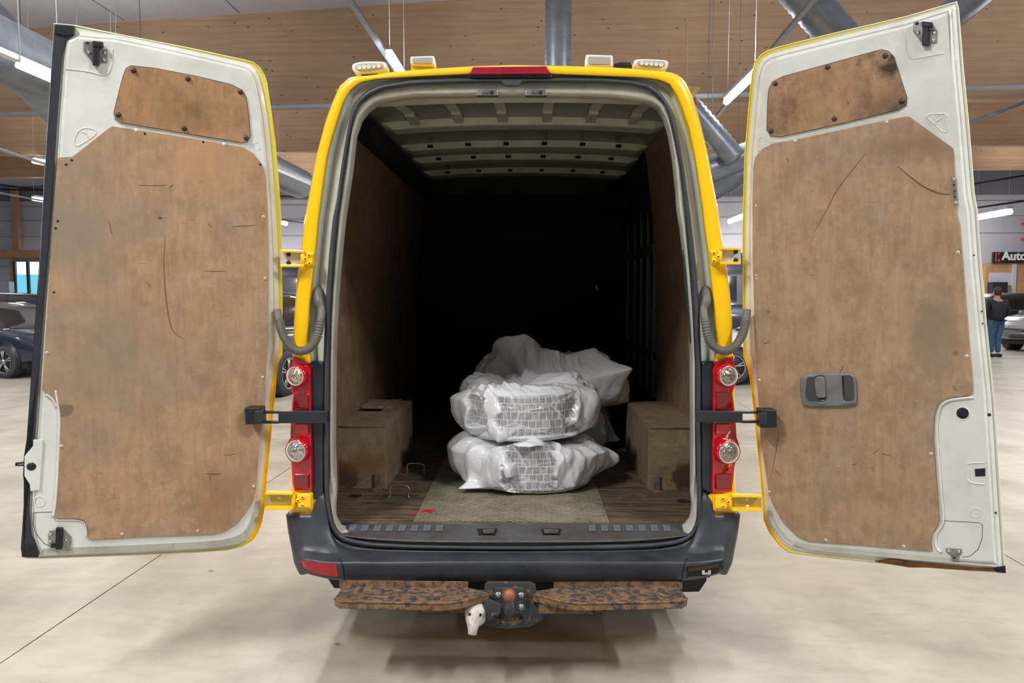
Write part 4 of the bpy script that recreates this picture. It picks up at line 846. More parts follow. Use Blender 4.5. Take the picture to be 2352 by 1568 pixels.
# exposed sliding door frame on the right, front part
sdm = simple('sliding_door_inner', S(84, 84, 84), .45)
sd = MB().box((.955, 2.02, FZ+.3), (.975, 3.44, 2.5)).build('sliding_door_inner', sdm, van)
for y in (2.02, 2.3, 2.62, 2.95, 3.38): MB().box((.93, y, FZ+.3), (.957, y+.05, 2.5)).build('frame_bar', sdm, sd, bevel=.006)
for z in (1.15, 1.9, 2.44): MB().box((.925, 2.02, z), (.957, 3.43, z+.07)).build('frame_bar', sdm, sd, bevel=.006)
for j, y in enumerate((2.4, 2.68, 3.02)): MB().box((.945, y, 2.02), (.9545, y+.16, 2.38)).build('frame_slot', M['dark'], sd, bevel=.01)
MB().box((.945, 2.4, 1.3), (.9545, 3.3, 1.82)).build('frame_slot', M['navy_plate'], sd, bevel=.02); MB().box((.945, 2.4, FZ+.31), (.9545, 3.35, 1.1)).build('frame_slot', M['dark'], sd, bevel=.02)
MB().box((.70, 3.0, 2.3), (.92, 3.42, 2.5)).build('door_runner_box', M['navy'], van, bevel=.02)
MB().tube([(.93, 3.3, 2.3), (.90, 2.9, 2.15), (.93, 2.5, 2.35)], .008, 6).build('sliding_door_cable', M['black'], van)
# wheel boxes
for s in (-1, 1):
    x0, x1 = sorted((s*.69, s*.965)); wb = MB().box((x0, .70, FZ), (x1, 1.57, .925)).build('wheel_box', M['ply_box'], van, bevel=.004)
    MB().box((x0, .692, .925), (x1, 1.57, .933)).build('box_lid', M['ply_box'], wb, bevel=.001)
    MB().tube([(x0, .697, .922), (x1, .697, .922)], .003, 6).build('edge_strip', M['ply_box'], wb)
    xc = s*.735; MB().box((xc-.016, .684, FZ), (xc+.016, .70, FZ+.085)).build('floor_bracket', M['steel'], wb, bevel=.002)
    MB().box((xc-.022, .64, FZ), (xc+.022, .70, FZ+.008)).build('bracket_foot', M['rust'], wb)
# lashing eyes in the floor
for (xa, ya, xb, yt) in ((893, 1141, 941, 1112), (933, 1086, 976, 1059)):
    a = Zp(xa, ya, FZ+.006); b = Zp(xb, ya+2, FZ+.006); h = np.array([0, .012, .055 if xa < 900 else .05]); m_ = (a+b)/2
    MB().tube(catmull([a, a*.93+b*.07+np.array([0, .002, .01]), a*.9+b*.1+h, b*.9+a*.1+h, b*.93+a*.07+np.array([0, .002, .01]), b], 4), .0042, 8).build('lashing_eye', M['steel'], van)
    MB().box(m_-np.array([.065, .03, .006]), m_+np.array([.065, .035, -.003])).build('lashing_plate', M['steel'], van)
MB().lathe(Zp(815, 1138, FZ+.0015), (0, 0, 1), [(.001, 0), (.034, 0), (.036, -.002)], 20).build('lashing_recess', M['dark'], van); MB().lathe(Zp(1570, 1150, FZ+.0015), (0, 0, 1), [(.001, 0), (.034, 0), (.036, -.002)], 20).build('lashing_recess', M['dark'], van)
# grab handle at right edge of opening
gh = catmull([P(1583, 566, .10), P(1573, 574, .07), P(1575, 640, .06), P(1583, 720, .06), P(1588, 780, .06), P(1594, 795, .09)], 8)
MB().tube(gh, .009, 10).build('grab_handle', M['seal_dark'], van)
# mud flaps, wheels, light-blocking underbody
for s in (-1, 1):
    A = [(s*x, .42, z) for x, z in ((.70, .5), (.94, .5), (.935, .22), (.90, .165), (.78, .16), (.72, .2))]; MB().prism(A, [(x, y+.012, z) for x, y, z in A]).build('mud_flap', M['black'], van, bevel=.004)
    for yy in (1.13, 4.9):
        wv = MB().lathe((s*.83, yy, .34), (s, 0, 0), [(.01, .05), (.2, .06), (.24, .1), (.32, .1), (.34, .07), (.34, -.1), (.31, -.12), (.01, -.1)], 36).build('wheel', M['tyre'], van); MB().lathe((s*.83, yy, .34), (s, 0, 0), [(.01, .085), (.1, .08), (.19, .05), (.215, .1)], 28).build('rim', M['steel'], wv)
MB().box((-.93, .34, .27), (.93, 5.6, .52)).build('underbody', M['under'], van); MB().tube([(-.95, 1.13, .34), (.95, 1.13, .34)], .06, 12).build('axle', M['under'], van)  # underbody box made low and wide to block light beneath the van
# tow bar with rusty steps
def step(s):
    X = lambda x: x if s < 0 else 2352-x-5
    top = [(788, 1345), (1075, 1349), (1112, 1356), (1124, 1364), (1058, 1381), (1017, 1386), (780, 1381), (768, 1374)]
    zt = .405; t = [Zp(X(x), y, zt) for x, y in top]; b = [q+np.array([0, .0, -.03]) for q in t]
    st = MB().prism(t, b).build('step_plate', M['rust_tread'], van, bevel=.003)
    st['label'] = 'rusty %s bumper step with studs' % ('left' if s < 0 else 'right')
    st.data.materials.append(M['rust'])
    for p_ in st.data.polygons: p_.material_index = 0 if abs(p_.normal.z) > .9 else 1
    edge_ = [Zp(X(x), y, zt) for x, y in ((768, 1374), (780, 1381), (1017, 1386), (1058, 1381), (1124, 1364))]; MB().tube(edge_, .004, 8).build('step_edge', M['rust'], st)
    a = Zp(X(780), 1346, zt); b2 = Zp(X(1075), 1349, zt); lo, hi = (a, b2) if a[0] < b2[0] else (b2, a)
    MB().box((lo[0], hi[1]-.003, zt-.01), (hi[0], hi[1]+.006, zt+.024)).build('step_upstand', M['rust'], st)
    for (x, y) in ((797, 1370), (827, 1359), (838, 1375), (878, 1360), (897, 1374), (931, 1360), (950, 1375), (1005, 1375)):
        if s > 0: x += random.Random(x).randint(-6, 6)
        MB().lathe(Zp(X(x), y, zt), (0, 0, 1), [(.001, .009), (.008, .008), (.010, 0)], 12).build('stud', M['bracket'], st)
    c0, c1 = Zp(X(960), 1372, zt-.045), Zp(X(1110), 1372, zt-.045)
    MB().box((min(c0[0], c1[0]), -.2, zt-.075), (max(c0[0], c1[0]), -.1, zt-.036)).build('step_support', M['rust'], st)
step(-1); step(1)
tb_ = [(1112, 1350), (1113, 1342), (1120, 1336), (1218, 1337), (1230, 1342), (1232, 1360), (1228, 1368), (1230, 1392), (1272, 1404), (1262, 1414), (1240, 1428), (1215, 1441), (1160, 1444), (1130, 1441), (1104, 1430), (1118, 1405), (1118, 1375)]
A = [P(x, y, -.17) for x, y in tb_]; tow = MB().prism(A, [q+np.array([0, .012, 0]) for q in A]).build('tow_bracket', M['bracket'], van, bevel=.003); tow['label'] = 'dark painted tow bracket with rusty ball'
q = [(1136, 1350), (1204, 1350), (1208, 1356), (1208, 1402), (1200, 1409), (1140, 1409), (1135, 1400)]; A = [P(x, y, -.185) for x, y in q]; MB().prism(A, [v+np.array([0, .016, 0]) for v in A]).build('ball_plate', M['bracket'], tow, bevel=.003)
q = [(1112, 1381), (1127, 1377), (1150, 1390), (1150, 1404), (1142, 1420), (1114, 1428), (1110, 1410)]; A = [P(x, y, -.215) for x, y in q]; MB().prism(A, [v+np.array([0, .01, 0]) for v in A]).build('socket_plate', M['bracket'], tow, bevel=.002)
bc = P(1170, 1366, -.30); MB().lathe(bc, (0, 0, 1), [(.001, .025)]+[(.025*math.cos(a), .025*math.sin(a)) for a in np.linspace(1.4, -1.0, 14)]+[(.014, -.03)], 28).build('tow_ball', M['ball'], tow)
MB().tube(catmull([bc+np.array([0, 0, -.02]), bc+np.array([0, 0, -.045]), bc+np.array([0, .02, -.075]), bc+np.array([0, .07, -.09]), bc+np.array([0, .12, -.085])], 5), [.015]*5+[.019]*16, 16).build('ball_neck', M['bracket'], tow)
for (x, y) in ((1144, 1366), (1197, 1367), (1197, 1394), (1143, 1392)):
    c = P(x, y, -.187); MB().lathe(c, (0, -1, 0), [(.001, .014), (.0085, .014), (.0095, .011), (.0095, .003), (.013, .002), (.0135, 0)], 12).build('bolt', M['steel'], tow)
for (x, y) in ((1197, 1418), (1147, 1418), (1137, 1415)): MB().lathe(P(x, y, -.173 if x > 1140 else -.217), (0, -1, 0), [(.001, .0), (.008, 0.0), (.0085, -.001)], 12).build('bracket_hole', M['dark'], tow)
MB().box((-.42, -.16, .33), (.40, -.10, .385)).build('tow_beam', M['rust'], van, bevel=.004)
sc0 = P(1090, 1418, -.24); so = MB()
so.lathe(sc0+np.array([0, .05, .015]), (.05, -.6, -.5), [(.02, -.03), (.041, -.02), (.043, .02), (.04, .05), (.03, .062), (.001, .066)], 24)
so.lathe(sc0+np.array([-.004, .0, -.012]), (-.08, -.35, -1), [(.03, -.02), (.03, .0), (.024, .02), (.019, .035), (.017, .052), (.001, .056)], 18)
sk = so.build('trailer_socket', M['socket'], van); sk['label'] = 'dusty white trailer socket cap'
for dx in (-.02, .025): MB().lathe(sc0+np.array([dx, -.012+.0, .022-abs(dx)*.2]), (dx*3, -1, .1), [(.001, .004), (.0045, .004), (.005, -.006)], 10).build('socket_hole', M['dark'], sk)
# hinges
def hinge(plate, arm, bolts, holes, Y):
    h = tri_box(plate, -.012, .02, 'hinge', M['yellow'], van, .003)
    p2 = [np.mean(np.array(plate), 0)+(np.array(q)-np.mean(np.array(plate), 0))*.78 for q in plate]; tri_box(p2, -.026, .016, 'hinge_pad', M['yellow'], h, .004)
    (x0, y0), (x1, y1) = arm
    inner = M['flange'] if len(holes) and holes[0][2] else simple('worn_yellow_grey', S(176, 168, 120), .4, .3, var=S(206, 180, 50), vs=30)
    tri_box([(x0, y0+5), (x1, y0+5), (x1, y1-5), (x0, y1-5)], Y+.012, .006, 'hinge_web', inner, h)
    tri_box([(x0, y0), (x1, y0+2), (x1, y0+7), (x0, y0+6)], Y-.02, .03, 'hinge_flange', M['yellow'], h, .002)
    tri_box([(x0, y1-6), (x1, y1-6), (x1, y1), (x0, y1)], Y-.02, .03, 'hinge_flange', M['yellow'], h, .002)
    px = x1 if abs(x1-plate[0][0]) < abs(x0-plate[0][0]) else x0
    k = min(plate, key=lambda q: abs(q[0]-(x0+x1)/2))[0]
    MB().tube([P(k-2, y0+3, -.026), P(k-2, y1-3, -.026)], .009, 12).build('hinge_pin', M['yellow'], h)
    for (x, y) in bolts: MB().lathe(P(x, y, -.026), (0, -1, 0), [(.001, .007), (.004, .007), (.0065, .006), (.0105, .002), (.011, 0)], 14).build('hinge_bolt', M['yellow'], h); MB().lathe(P(x, y, -.0335), (0, -1, 0), [(.001, .001), (.0035, .0005), (.0035, 0)], 8).build('bolt_recess', M['dark'], h)
    for (x, y, dk) in holes: MB().lathe(P(x, y, Y+.011), (0, -1, 0), [(.001, .004), (.0085, .003), (.0095, 0)], 14).build('hinge_stud', M['black'] if dk else M['screw'], h)
hinge([(697, 578), (720, 580), (721, 610), (697, 612)], [(644, 573), (698, 613)], [(701, 594), (710, 586), (710, 604)], [(663, 584, 1), (663, 603, 1)], -.02)
hinge([(1630, 575), (1655, 573), (1656, 604), (1634, 608)], [(1654, 567), (1702, 607)], [(1650, 589), (1640, 581), (1640, 599)], [(1690, 578, 1), (1690, 597, 1)], -.02)
hinge([(676, 1133), (718, 1131), (718, 1170), (679, 1170)], [(608, 1130), (672, 1171)], [(684, 1149), (695, 1142), (694, 1160)], [(641, 1141, 0)], -.03)
hinge([(1638, 1134), (1679, 1135), (1676, 1172), (1638, 1172)], [(1682, 1136), (1749, 1174)], [(1673, 1153), (1661, 1145), (1661, 1163)], [(1716, 1145, 0), (1717, 1163, 0)], -.03)
# ribbed cable hoses
def hose(pts):
    c = catmull([P(x, y, Y) for x, y, Y in pts], 26); rs = []
    nn = len(c)
    for i in range(nn):
        t = i/nn; rs.append(.0160+.003*(i % 4 < 2) if (.3 < t < .93) else .017+.004*math.sin(min(1, t/.16)*math.pi)*(t < .16))
    MB().tube(c, rs, 16).build('cable_hose', M['hose'], van)
hose([(731, 663, .045), (733, 690, .01), (739, 712, 0), (737, 735, -.02), (728, 775, -.035), (712, 798, -.045), (690, 806, -.05), (668, 797, -.05), (652, 772, -.045), (643, 745, -.03), (636, 712, -.01)])
hose([(1622, 662, .045), (1622, 690, .01), (1616, 712, 0), (1619, 735, -.02), (1627, 775, -.035), (1642, 797, -.045), (1664, 806, -.05), (1686, 797, -.05), (1703, 772, -.045), (1711, 745, -.03), (1716, 712, -.01)])

# ------------------------------------------------------------------ rear doors
class Door:
    def __init__(s, side, top, bot, hin, Yf):
        a, b, h = P(*top, Yf), P(*bot, Yf), P(*hin, -.005)
        s.o = h; s.n = np.cross(a-h, b-h); s.n /= np.linalg.norm(s.n)
        if s.n[1] > 0: s.n = -s.n
        s.side = side
    def p(s, x, y, off=0):
        d = ray(x, y); o = s.o+s.n*off; return CAM+d*((o-CAM)@s.n)/(d@s.n)
    def q(s, pts, off=0, at=None):   # outline read on the sheet at offset `at`, then moved to `off` along the door normal
        at = off if at is None else at
        return [s.p(x, y, at)+s.n*(off-at) for x, y in pts]
    def prism(s, name, pts, lo, hi, mat, parent, bevel=0):
        return MB().prism(s.q(pts, hi), s.q(pts, lo, hi)).build(name, mat, parent, bevel=bevel)
    def rod(s, name, pts, off, r, mat, parent, closed=False, k=1, n=6):
        c = [s.p(x, y, off) for x, y in pts]; c = catmull(c, k, closed) if k > 1 else c
        if closed: c = c+[c[0]]
        return MB().tube(c, r, n, cap=not closed).build(name, mat, parent)
    def stud(s, name, x, y, off, r, mat, parent, h=.004):
        return MB().lathe(s.p(x, y, off), s.n, [(.0005, h), (r*.55, h*.95), (r, h*.4), (r*1.02, 0)], 16).build(name, mat, parent)
def inset(pts, d):
    pts = [np.array(p, float) for p in pts]; n = len(pts); area = sum(pts[i][0]*pts[(i+1) % n][1]-pts[(i+1) % n][0]*pts[i][1] for i in range(n)); sgn = 1 if area > 0 else -1; out = []
    for i in range(n):
        a, b, c = pts[i-1], pts[i], pts[(i+1) % n]; e1 = (b-a)/np.linalg.norm(b-a); e2 = (c-b)/np.linalg.norm(c-b)
        n1 = np.array([-e1[1], e1[0]])*sgn; n2 = np.array([-e2[1], e2[0]])*sgn; m_ = n1+n2; m_ /= max(.6, m_@m_/2)**.5*np.linalg.norm(m_)/1.0 if np.linalg.norm(m_) > 1e-6 else 1; k = 1/max(.6, m_@n1); out.append(b+m_*d*k)
    return out
def sheet(door, name, pts, levels, mat, parent):
    """pressed panel: rings of the outline stepping inwards with different heights"""
    rings = [door.q(inset(pts, d) if d else pts, off) for d, off in levels]; V = [v for r in rings for v in r]; n = len(pts)
    Fc = [(j*n+i, j*n+(i+1) % n, (j+1)*n+(i+1) % n, (j+1)*n+i) for j in range(len(rings)-1) for i in range(n)]; Fc.append(list(range((len(rings)-1)*n, len(rings)*n)))
    mb = MB(); mb.add(V, Fc, 0, False); return mb.build(name, mat, parent)

dl = Door(-1, (128, 58), (50, 1278), (645, 600), -.38)
skin_l = [(124, 53), (171, 57), (300, 83), (430, 108), (560, 136), (582, 142), (598, 155), (608, 172), (614, 191), (624, 258), (633, 323), (641, 420), (646, 497), (648, 574), (649, 691), (649, 814), (638, 836), (633, 900), (628, 950), (622, 1009), (614, 1090), (611, 1132), (607, 1171), (601, 1200), (593, 1222), (582, 1239), (556, 1256), (520, 1264), (452, 1269), (291, 1276), (94, 1283), (60, 1282), (48, 1278), (47, 1261), (63, 1032), (71, 900), (90, 626), (102, 400), (111, 258)]
DL = sheet(dl, 'rear_door', skin_l, [(0, -.045), (0, -.028), (2, -.024), (4, -.028)], M['door_edge'], van); DL['label'] = 'left rear door, yellow skin swung open'
inn_l = [(146, 86), (172, 72), (268, 80), (380, 103), (500, 130), (557, 143), (575, 149), (588, 162), (596, 180), (603, 207), (613, 262), (621, 330), (629, 420), (634, 498), (638, 581), (640, 700), (640, 800), (632, 835), (626, 860), (620, 905), (612, 1009), (604, 1090), (600, 1140), (596, 1175), (590, 1200), (580, 1222), (566, 1238), (540, 1250), (505, 1257), (440, 1262), (290, 1269), (110, 1276), (88, 1278), (80, 1262), (71, 1232), (66, 1171), (69, 1113), (55, 1090), (57, 1048), (78, 1016), (81, 977), (89, 852), (100, 691), (111, 562), (120, 436), (129, 291), (136, 194), (140, 129)]
sheet(dl, 'inner_frame', inn_l, [(0, -.03), (0, -.022), (6, -.018), (8, -.012), (11, -.012), (14, -.003), (17, 0), (20, 0)], M['white'], DL)
dl.rod('frame_groove', inset(inn_l, 10), -.012, .0016, M['flange'], DL, True)
# centre rubber strip at the free edge
st_l = [(124, 54), (171, 58), (171, 80), (150, 96), (142, 129), (136, 194), (129, 291), (120, 436), (111, 562), (100, 691), (89, 852), (81, 977), (78, 1016), (57, 1048), (55, 1090), (69, 1113), (66, 1171), (71, 1232), (82, 1250), (88, 1280), (52, 1280), (47, 1261), (63, 1032), (71, 880), (90, 626), (102, 400), (111, 258)]
dl.prism('edge_strip', st_l, -.03, -.006, M['seal_dark'], DL, .003)
dl.prism('edge_strip_cap', [(126, 56), (170, 60), (170, 80), (150, 82), (125, 76)], -.01, .0, M['black'], DL, .002); dl.prism('edge_strip_cap', [(48, 1256), (80, 1250), (88, 1279), (50, 1279)], -.01, .0, M['black'], DL, .002)
ply_l = [(132, 364), (138, 361), (165, 360), (170, 357), (250, 294), (258.5, 290), (300, 296), (400, 311), (501, 328), (559, 338), (582, 352), (601, 375), (611, 407), (615.5, 500), (617, 626), (615.5, 788), (609, 900), (605, 950), (598, 1009), (588, 1129), (582, 1150), (575, 1164), (546, 1203), (517, 1221), (495, 1226), (468.5, 1228), (300, 1234), (207, 1239), (203, 1236), (202, 1215), (194, 1195), (174, 1190), (129, 1190), (124, 1184), (128, 1138), (134, 1042), (136, 961), (132, 935), (122, 915), (108, 904), (97, 896), (97, 885), (111.5, 658), (119.5, 529), (129, 400)]
dl.prism('plywood_panel', ply_l, -.002, .008, M['ply_door_l'], DL, .0012)
win_l = [(290, 157), (300, 151), (355, 157), (450, 175), (530, 194), (556, 207), (565, 224), (571, 265), (575, 313), (569, 325), (555, 327), (420, 305), (278, 281), (265, 272), (262, 258), (275, 205), (284, 172)]
dl.prism('window_rubber', inset(win_l, -3), -.001, .004, M['flange'], DL, .001); dl.prism('window_rubber', inset(win_l, -1), .003, .0055, M['black'], DL)
dl.prism('window_plywood', win_l, .002, .008, M['ply_win_l'], DL, .001)
for x, y in ((307, 162), (432, 181), (553, 211), (272, 264), (423, 295), (566, 317)): dl.stud('black_knob', x, y, .008, .0095, M['knob'], DL, .010)
for x, y in ((108, 810), (603.6, 866), (609, 639), (605, 498), (141, 1024), (582.6, 1117), (280.5, 1226), (454, 1219)): dl.stud('panel_screw', x, y, .008, .0062, M['screw'], DL); dl.stud('screw_slot', x, y, .0117, .002, M['dark'], DL, .0006)
for x, y in ((165, 368), (333, 307), (467, 326), (598, 378), (133, 508), (128, 524), (124, 671), (152, 378)): dl.stud('screw_hole', x, y, .008, .0045, M['dark'], DL, .0008)
for x, y in ((313, 300), (514, 332)): dl.stud('paint_chip', x, y, .002, .009, M['white'], DL, .008)
# pressings
dl.rod('pressed_bead', [(150, 158), (200, 164), (232, 172), (248, 168), (256, 150), (258, 112)], .0, .003, M['white'], DL, k=6)
dl.rod('pressed_bead', [(172, 318), (182, 299), (200, 294), (220, 300), (214, 312), (180, 334), (172, 330)], .0, .0025, M['white'], DL, True, 5)
dl.rod('pressed_bead', [(190, 302), (200, 308), (203, 318)], .0, .0025, M['white'], DL, k=4)
dl.rod('pressed_bead', [(572, 338), (592, 326), (597, 345)], .0, .002, M['white'], DL, k=4)
def latch(dr, P0, flip, parent, full=True):
    x, y = P0; f = -1 if flip else 1
    pl = [(x-28*f, y-26), (x-28*f, y-4), (x-8*f, y+22), (x+26*f, y+22), (x+27*f, y-8), (x+6*f, y-8), (x+6*f, y-26)]
    dr.prism('latch_plate', pl, 0, .006, M['steel'], parent, .001)
    dr.prism('latch_body', [(x-6*f, y-24), (x+8*f, y-24), (x+8*f, y+29), (x-8*f, y+28)], .004, .022, M['black'], parent, .003)
    dr.prism('latch_head', [(x-8*f, y-28), (x+17*f, y-25), (x+17*f, y-13), (x-8*f, y-15)], .004, .026, M['black'], parent, .003)
    for dx, dy in ((-16, -1), (20, 0), (19, 16)): dr.stud('latch_screw', x+dx*f, y+dy, .006, .006, M['chrome'], parent, .005)
    dr.stud('latch_hole', x-19*f, y-22, .0062, .0055, M['dark'], parent, .0005)
latch(dl, (220, 121), 0, DL); 
# bottom-left latch
dl.prism('latch_plate', [(111, 1228), (114, 1220), (146, 1216), (164, 1233), (162, 1264), (112, 1256)], 0, .006, M['steel'], DL, .001); dl.prism('latch_body', [(128, 1213), (145, 1213), (142, 1262), (127, 1262)], .004, .022, M['black'], DL, .003); dl.prism('latch_head', [(116, 1253), (142, 1253), (142, 1260), (116, 1258)], .004, .024, M['black'], DL, .002)
for x, y in ((116, 1227), (116, 1243), (151, 1239)): dl.stud('latch_screw', x, y, .006, .0055, M['chrome'], DL, .004)
dl.rod('pressed_bead', [(198, 1232), (198, 1212), (190, 1198), (172, 1194), (128, 1194)], .0, .004, M['white'], DL, k=5)
dl.rod('pressed_bead', [(77, 1177), (121, 1175)], .0, .0012, M['seal_dark'], DL); dl.rod('pressed_bead', [(77, 1177), (79, 1215), (95, 1240), (112, 1252), (160, 1254)], .0, .0012, M['seal_dark'], DL, k=6)
dl.rod('pressed_bead', [(128, 896), (134, 935), (137, 960), (135, 1030), (129, 1140), (122, 1186)], .003, .006, M['white'], DL, k=6)
dl.rod('pressed_bead', [(106, 905), (122, 916), (131, 934)], .003, .006, M['white'], DL, k=4)
# lock ear
dl.prism('lock_cover', [(76, 1010), (97, 1009), (99, 1016), (91, 1125), (70, 1128), (68, 1112), (56, 1093), (56, 1048), (76, 1024)], .0, .007, M['white'], DL, .002)
dl.stud('lock_plug', 72, 1071, .007, .0155, M['black'], DL, .003); dl.rod('pressed_ring', [(91+12*math.cos(a), 1151+12*math.sin(a)) for a in np.linspace(0, 6.28, 16)[:-1]], .0, .002, M['white'], DL, True)
dl.prism('lock_lever', [(35, 1063), (54, 1061), (54, 1064), (40, 1066), (40, 1068), (54, 1067), (54, 1070), (35, 1070)], -.03, -.02, M['black'], DL)
dl.prism('frame_foot', [(100, 1252), (520, 1237), (560, 1222), (575, 1235), (545, 1250), (500, 1257), (290, 1268), (100, 1276)], -.006, -.0015, dirty_white('sooty_white', S(178, 178, 166), S(120, 112, 100), .9).m, DL, .001)
# scratches
SCR = simple('scratch_brown', S(134, 92, 62), .6); SCD = simple('scratch_dark', S(74, 52, 40), .6)
def scratch(dr, pts, parent, mat=SCR, r=.0012): 
    c = catmull([dr.p(x, y, .0082) for x, y in pts], 5); n = len(c); MB().tube(c, [r*(.3+.7*math.sin(math.pi*min(1, max(0, i/(n-1))))) for i in range(n)], 5).build('scratch', mat, parent)
scratch(dl, [(380, 540), (376, 600), (379, 660), (386, 720), (398, 760), (424, 780)], DL, SCR, .0022)
for a in ([(318, 425), (385, 425)], [(530, 520), (590, 516)], [(470, 622), (520, 622)], [(335, 645), (348, 660)], [(515, 1046), (545, 1040)], [(470, 1087), (510, 1088)], [(390, 430), (398, 422)], [(478, 512), (486, 522)], [(250, 505), (258, 540)], [(482, 1090), (483, 1104)]): scratch(dl, [a[0], ((a[0][0]+a[1][0])/2, (a[0][1]+a[1][1])/2+1), a[1]], DL, SCD, .0011)

dr = Door(1, (2197, 5), (2307, 1312), (1727, 600), -.48)
skin_r = [(2198, 2.5), (2080, 37), (1920, 74), (1798, 104), (1765, 114), (1746, 126), (1733, 143), (1726, 169), (1718, 256), (1710, 352), (1705.5, 492), (1705, 562), (1706, 642), (1706, 760), (1707, 818), (1719, 850), (1726, 898), (1734, 976), (1744, 1072), (1750, 1136), (1753.5, 1193), (1766, 1222), (1789, 1252), (1811, 1268.5), (1850, 1275), (1920, 1283), (2080, 1300), (2239.5, 1312), (2309, 1316), (2309, 1299), (2300, 1152), (2290.6, 1008), (2284, 912), (2281, 880), (2266.6, 738), (2255.4, 610), (2246, 482), (2239.5, 447.6), (2226.6, 288), (2214, 160), (2202.7, 19)]
DR = sheet(dr, 'rear_door', skin_r, [(0, -.045), (0, -.026), (2, -.022), (4, -.026)], M['door_edge'], van); DR['label'] = 'right rear door with grey handle, yellow skin swung open'
inn_r = [(2192, 12), (2080, 47), (1920, 86), (1800, 116), (1770, 125), (1751, 136), (1741, 152), (1735, 175), (1727, 256), (1719, 352), (1714, 492), (1713, 580), (1714, 700), (1716, 810), (1724, 840), (1731, 880), (1740, 976), (1750, 1072), (1756, 1136), (1760, 1190), (1771, 1214), (1793, 1243), (1814, 1259), (1850, 1267), (1920, 1275), (2080, 1291), (2239, 1304), (2303, 1308), (2301, 1290), (2292, 1152), (2283, 1008), (2277, 912), (2259, 738), (2247, 610), (2238, 482), (2231, 447), (2218, 288), (2206, 160), (2196, 19)]
sheet(dr, 'inner_frame', inn_r, [(0, -.03), (0, -.02), (5, -.016), (7, -.010), (11, -.011), (15, -.003), (18, 0), (21, 0)], M['white'], DR)
dr.rod('frame_groove', inset(inn_r, 9), -.011, .0016, M['flange'], DR, True)
ply_r = [(2079.6, 267), (2089, 268), (2188, 339), (2190, 350), (2191.5, 384), (2198, 492), (2204, 514), (2214, 642), (2222, 738), (2226.6, 802), (2234.6, 885), (2234, 900), (2230, 907), (2191.5, 912), (2175.5, 914), (2163, 919), (2154, 928), (2147, 945), (2144, 970), (2143.5, 1008), (2153, 1136), (2157, 1193), (2152, 1208), (2140, 1225), (2138, 1245), (2140, 1265), (2111.6, 1263.7), (1980, 1252), (1856, 1243), (1830, 1231.7), (1798, 1200), (1779, 1168), (1766, 1136), (1757, 1072), (1747, 1008), (1741, 912), (1737.5, 866), (1733, 770), (1728.5, 578), (1728, 450), (1729.5, 384), (1734, 361), (1750, 342), (1776, 329), (1824, 321), (1950, 294)]
dr.prism('plywood_panel', ply_r, -.002, .008, M['ply_door_r'], DR, .0012)
win_r = [(2005, 119), (2025, 114), (2041, 118), (2053, 131), (2068, 178), (2083, 224), (2081, 240), (2063, 252), (1930, 284), (1792, 314), (1770, 312), (1761.5, 298), (1763, 240), (1766, 206), (1775, 188), (1798, 176), (1900, 148)]
dr.prism('window_rubber', inset(win_r, -3), -.001, .004, M['flange'], DR, .001); dr.prism('window_rubber', inset(win_r, -1), .003, .0055, M['black'], DR)
dr.prism('window_plywood', win_r, .002, .008, M['ply_win_r'], DR, .001)
for x, y in ((1781, 192), (1901, 154), (2033, 128), (2071, 233), (1916, 273), (1771, 301)): dr.stud('black_knob', x, y, .008, .0088, M['knob'], DR, .009)
for x, y in ((1826, 324), (2036, 281), (2200, 580), (2220, 818), (1743.6, 873), (2138, 1042), (1767, 1129), (1896.7, 1240), (2076, 1254.5)): dr.stud('panel_screw', x, y, .008, .0062, M['screw'], DR); dr.stud('screw_slot', x, y, .0117, .002, M['dark'], DR, .0006)
for x, y in ((1736, 472), (1736, 632), (1737, 640)): dr.stud('screw_hole', x, y, .008, .004, M['screw'], DR, .001)
latch(dr, (2125, 76), 0, DR)
dr.rod('pressed_bead', [(2078, 70), (2082, 118), (2092, 133), (2110, 133), (2168, 122)], .0, .003, M['white'], DR, k=6)
dr.rod('pressed_bead', [(2127, 268), (2136, 262), (2170, 261), (2179, 267), (2173, 277), (2180, 298), (2173, 304), (2164, 302)], .0, .0025, M['white'], DR, True); dr.rod('pressed_bead', [(2166, 270), (2152, 278), (2150, 286)], .0, .0025, M['white'], DR, k=4)
dr.rod('pressed_bead', [(1743, 348), (1744, 320), (1752, 314), (1760, 322), (1774, 327)], .0, .002, M['white'], DR, k=5)
# white pocket area details
dr.rod('pressed_bead', [(2236, 912), (2190, 917), (2170, 924), (2158, 938), (2152, 970), (2152, 1010), (2162, 1136), (2166, 1196), (2150, 1226), (2150, 1255), (2160, 1268)], .003, .005, M['white'], DR, k=6)
dr.stud('cable_hole', 2211, 949, .0005, .020, M['dark'], DR, .0012); dr.rod('hole_rim', [(2211+15.5*math.cos(a), 949+14.5*math.sin(a)) for a in np.linspace(0, 6.28, 20)[:-1]], .0005, .0018, M['white'], DR, True)
dr.prism('latch_hole', [(2239, 1077), (2263, 1075), (2263, 1093), (2240, 1094)], 0, .0012, M['dark'], DR)
dr.rod('pressed_ring', [(2243+12*math.cos(a), 1177+11*math.sin(a)) for a in np.linspace(0, 6.28, 16)[:-1]], .0, .0018, M['white'], DR, True)
dr.rod('panel_joint', [(2162, 1195), (2250, 1200), (2257, 1206), (2256, 1236), (2246, 1262), (2228, 1277), (2210, 1279)], .0, .0010, M['seal_dark'], DR)
dr.rod('pressed_bead', [(2222, 1066), (2232, 1063), (2262, 1062)], .0, .003, M['white'], DR, k=4); dr.rod('pressed_bead', [(2222, 1100), (2232, 1108), (2262, 1112)], .0, .003, M['white'], DR, k=4)
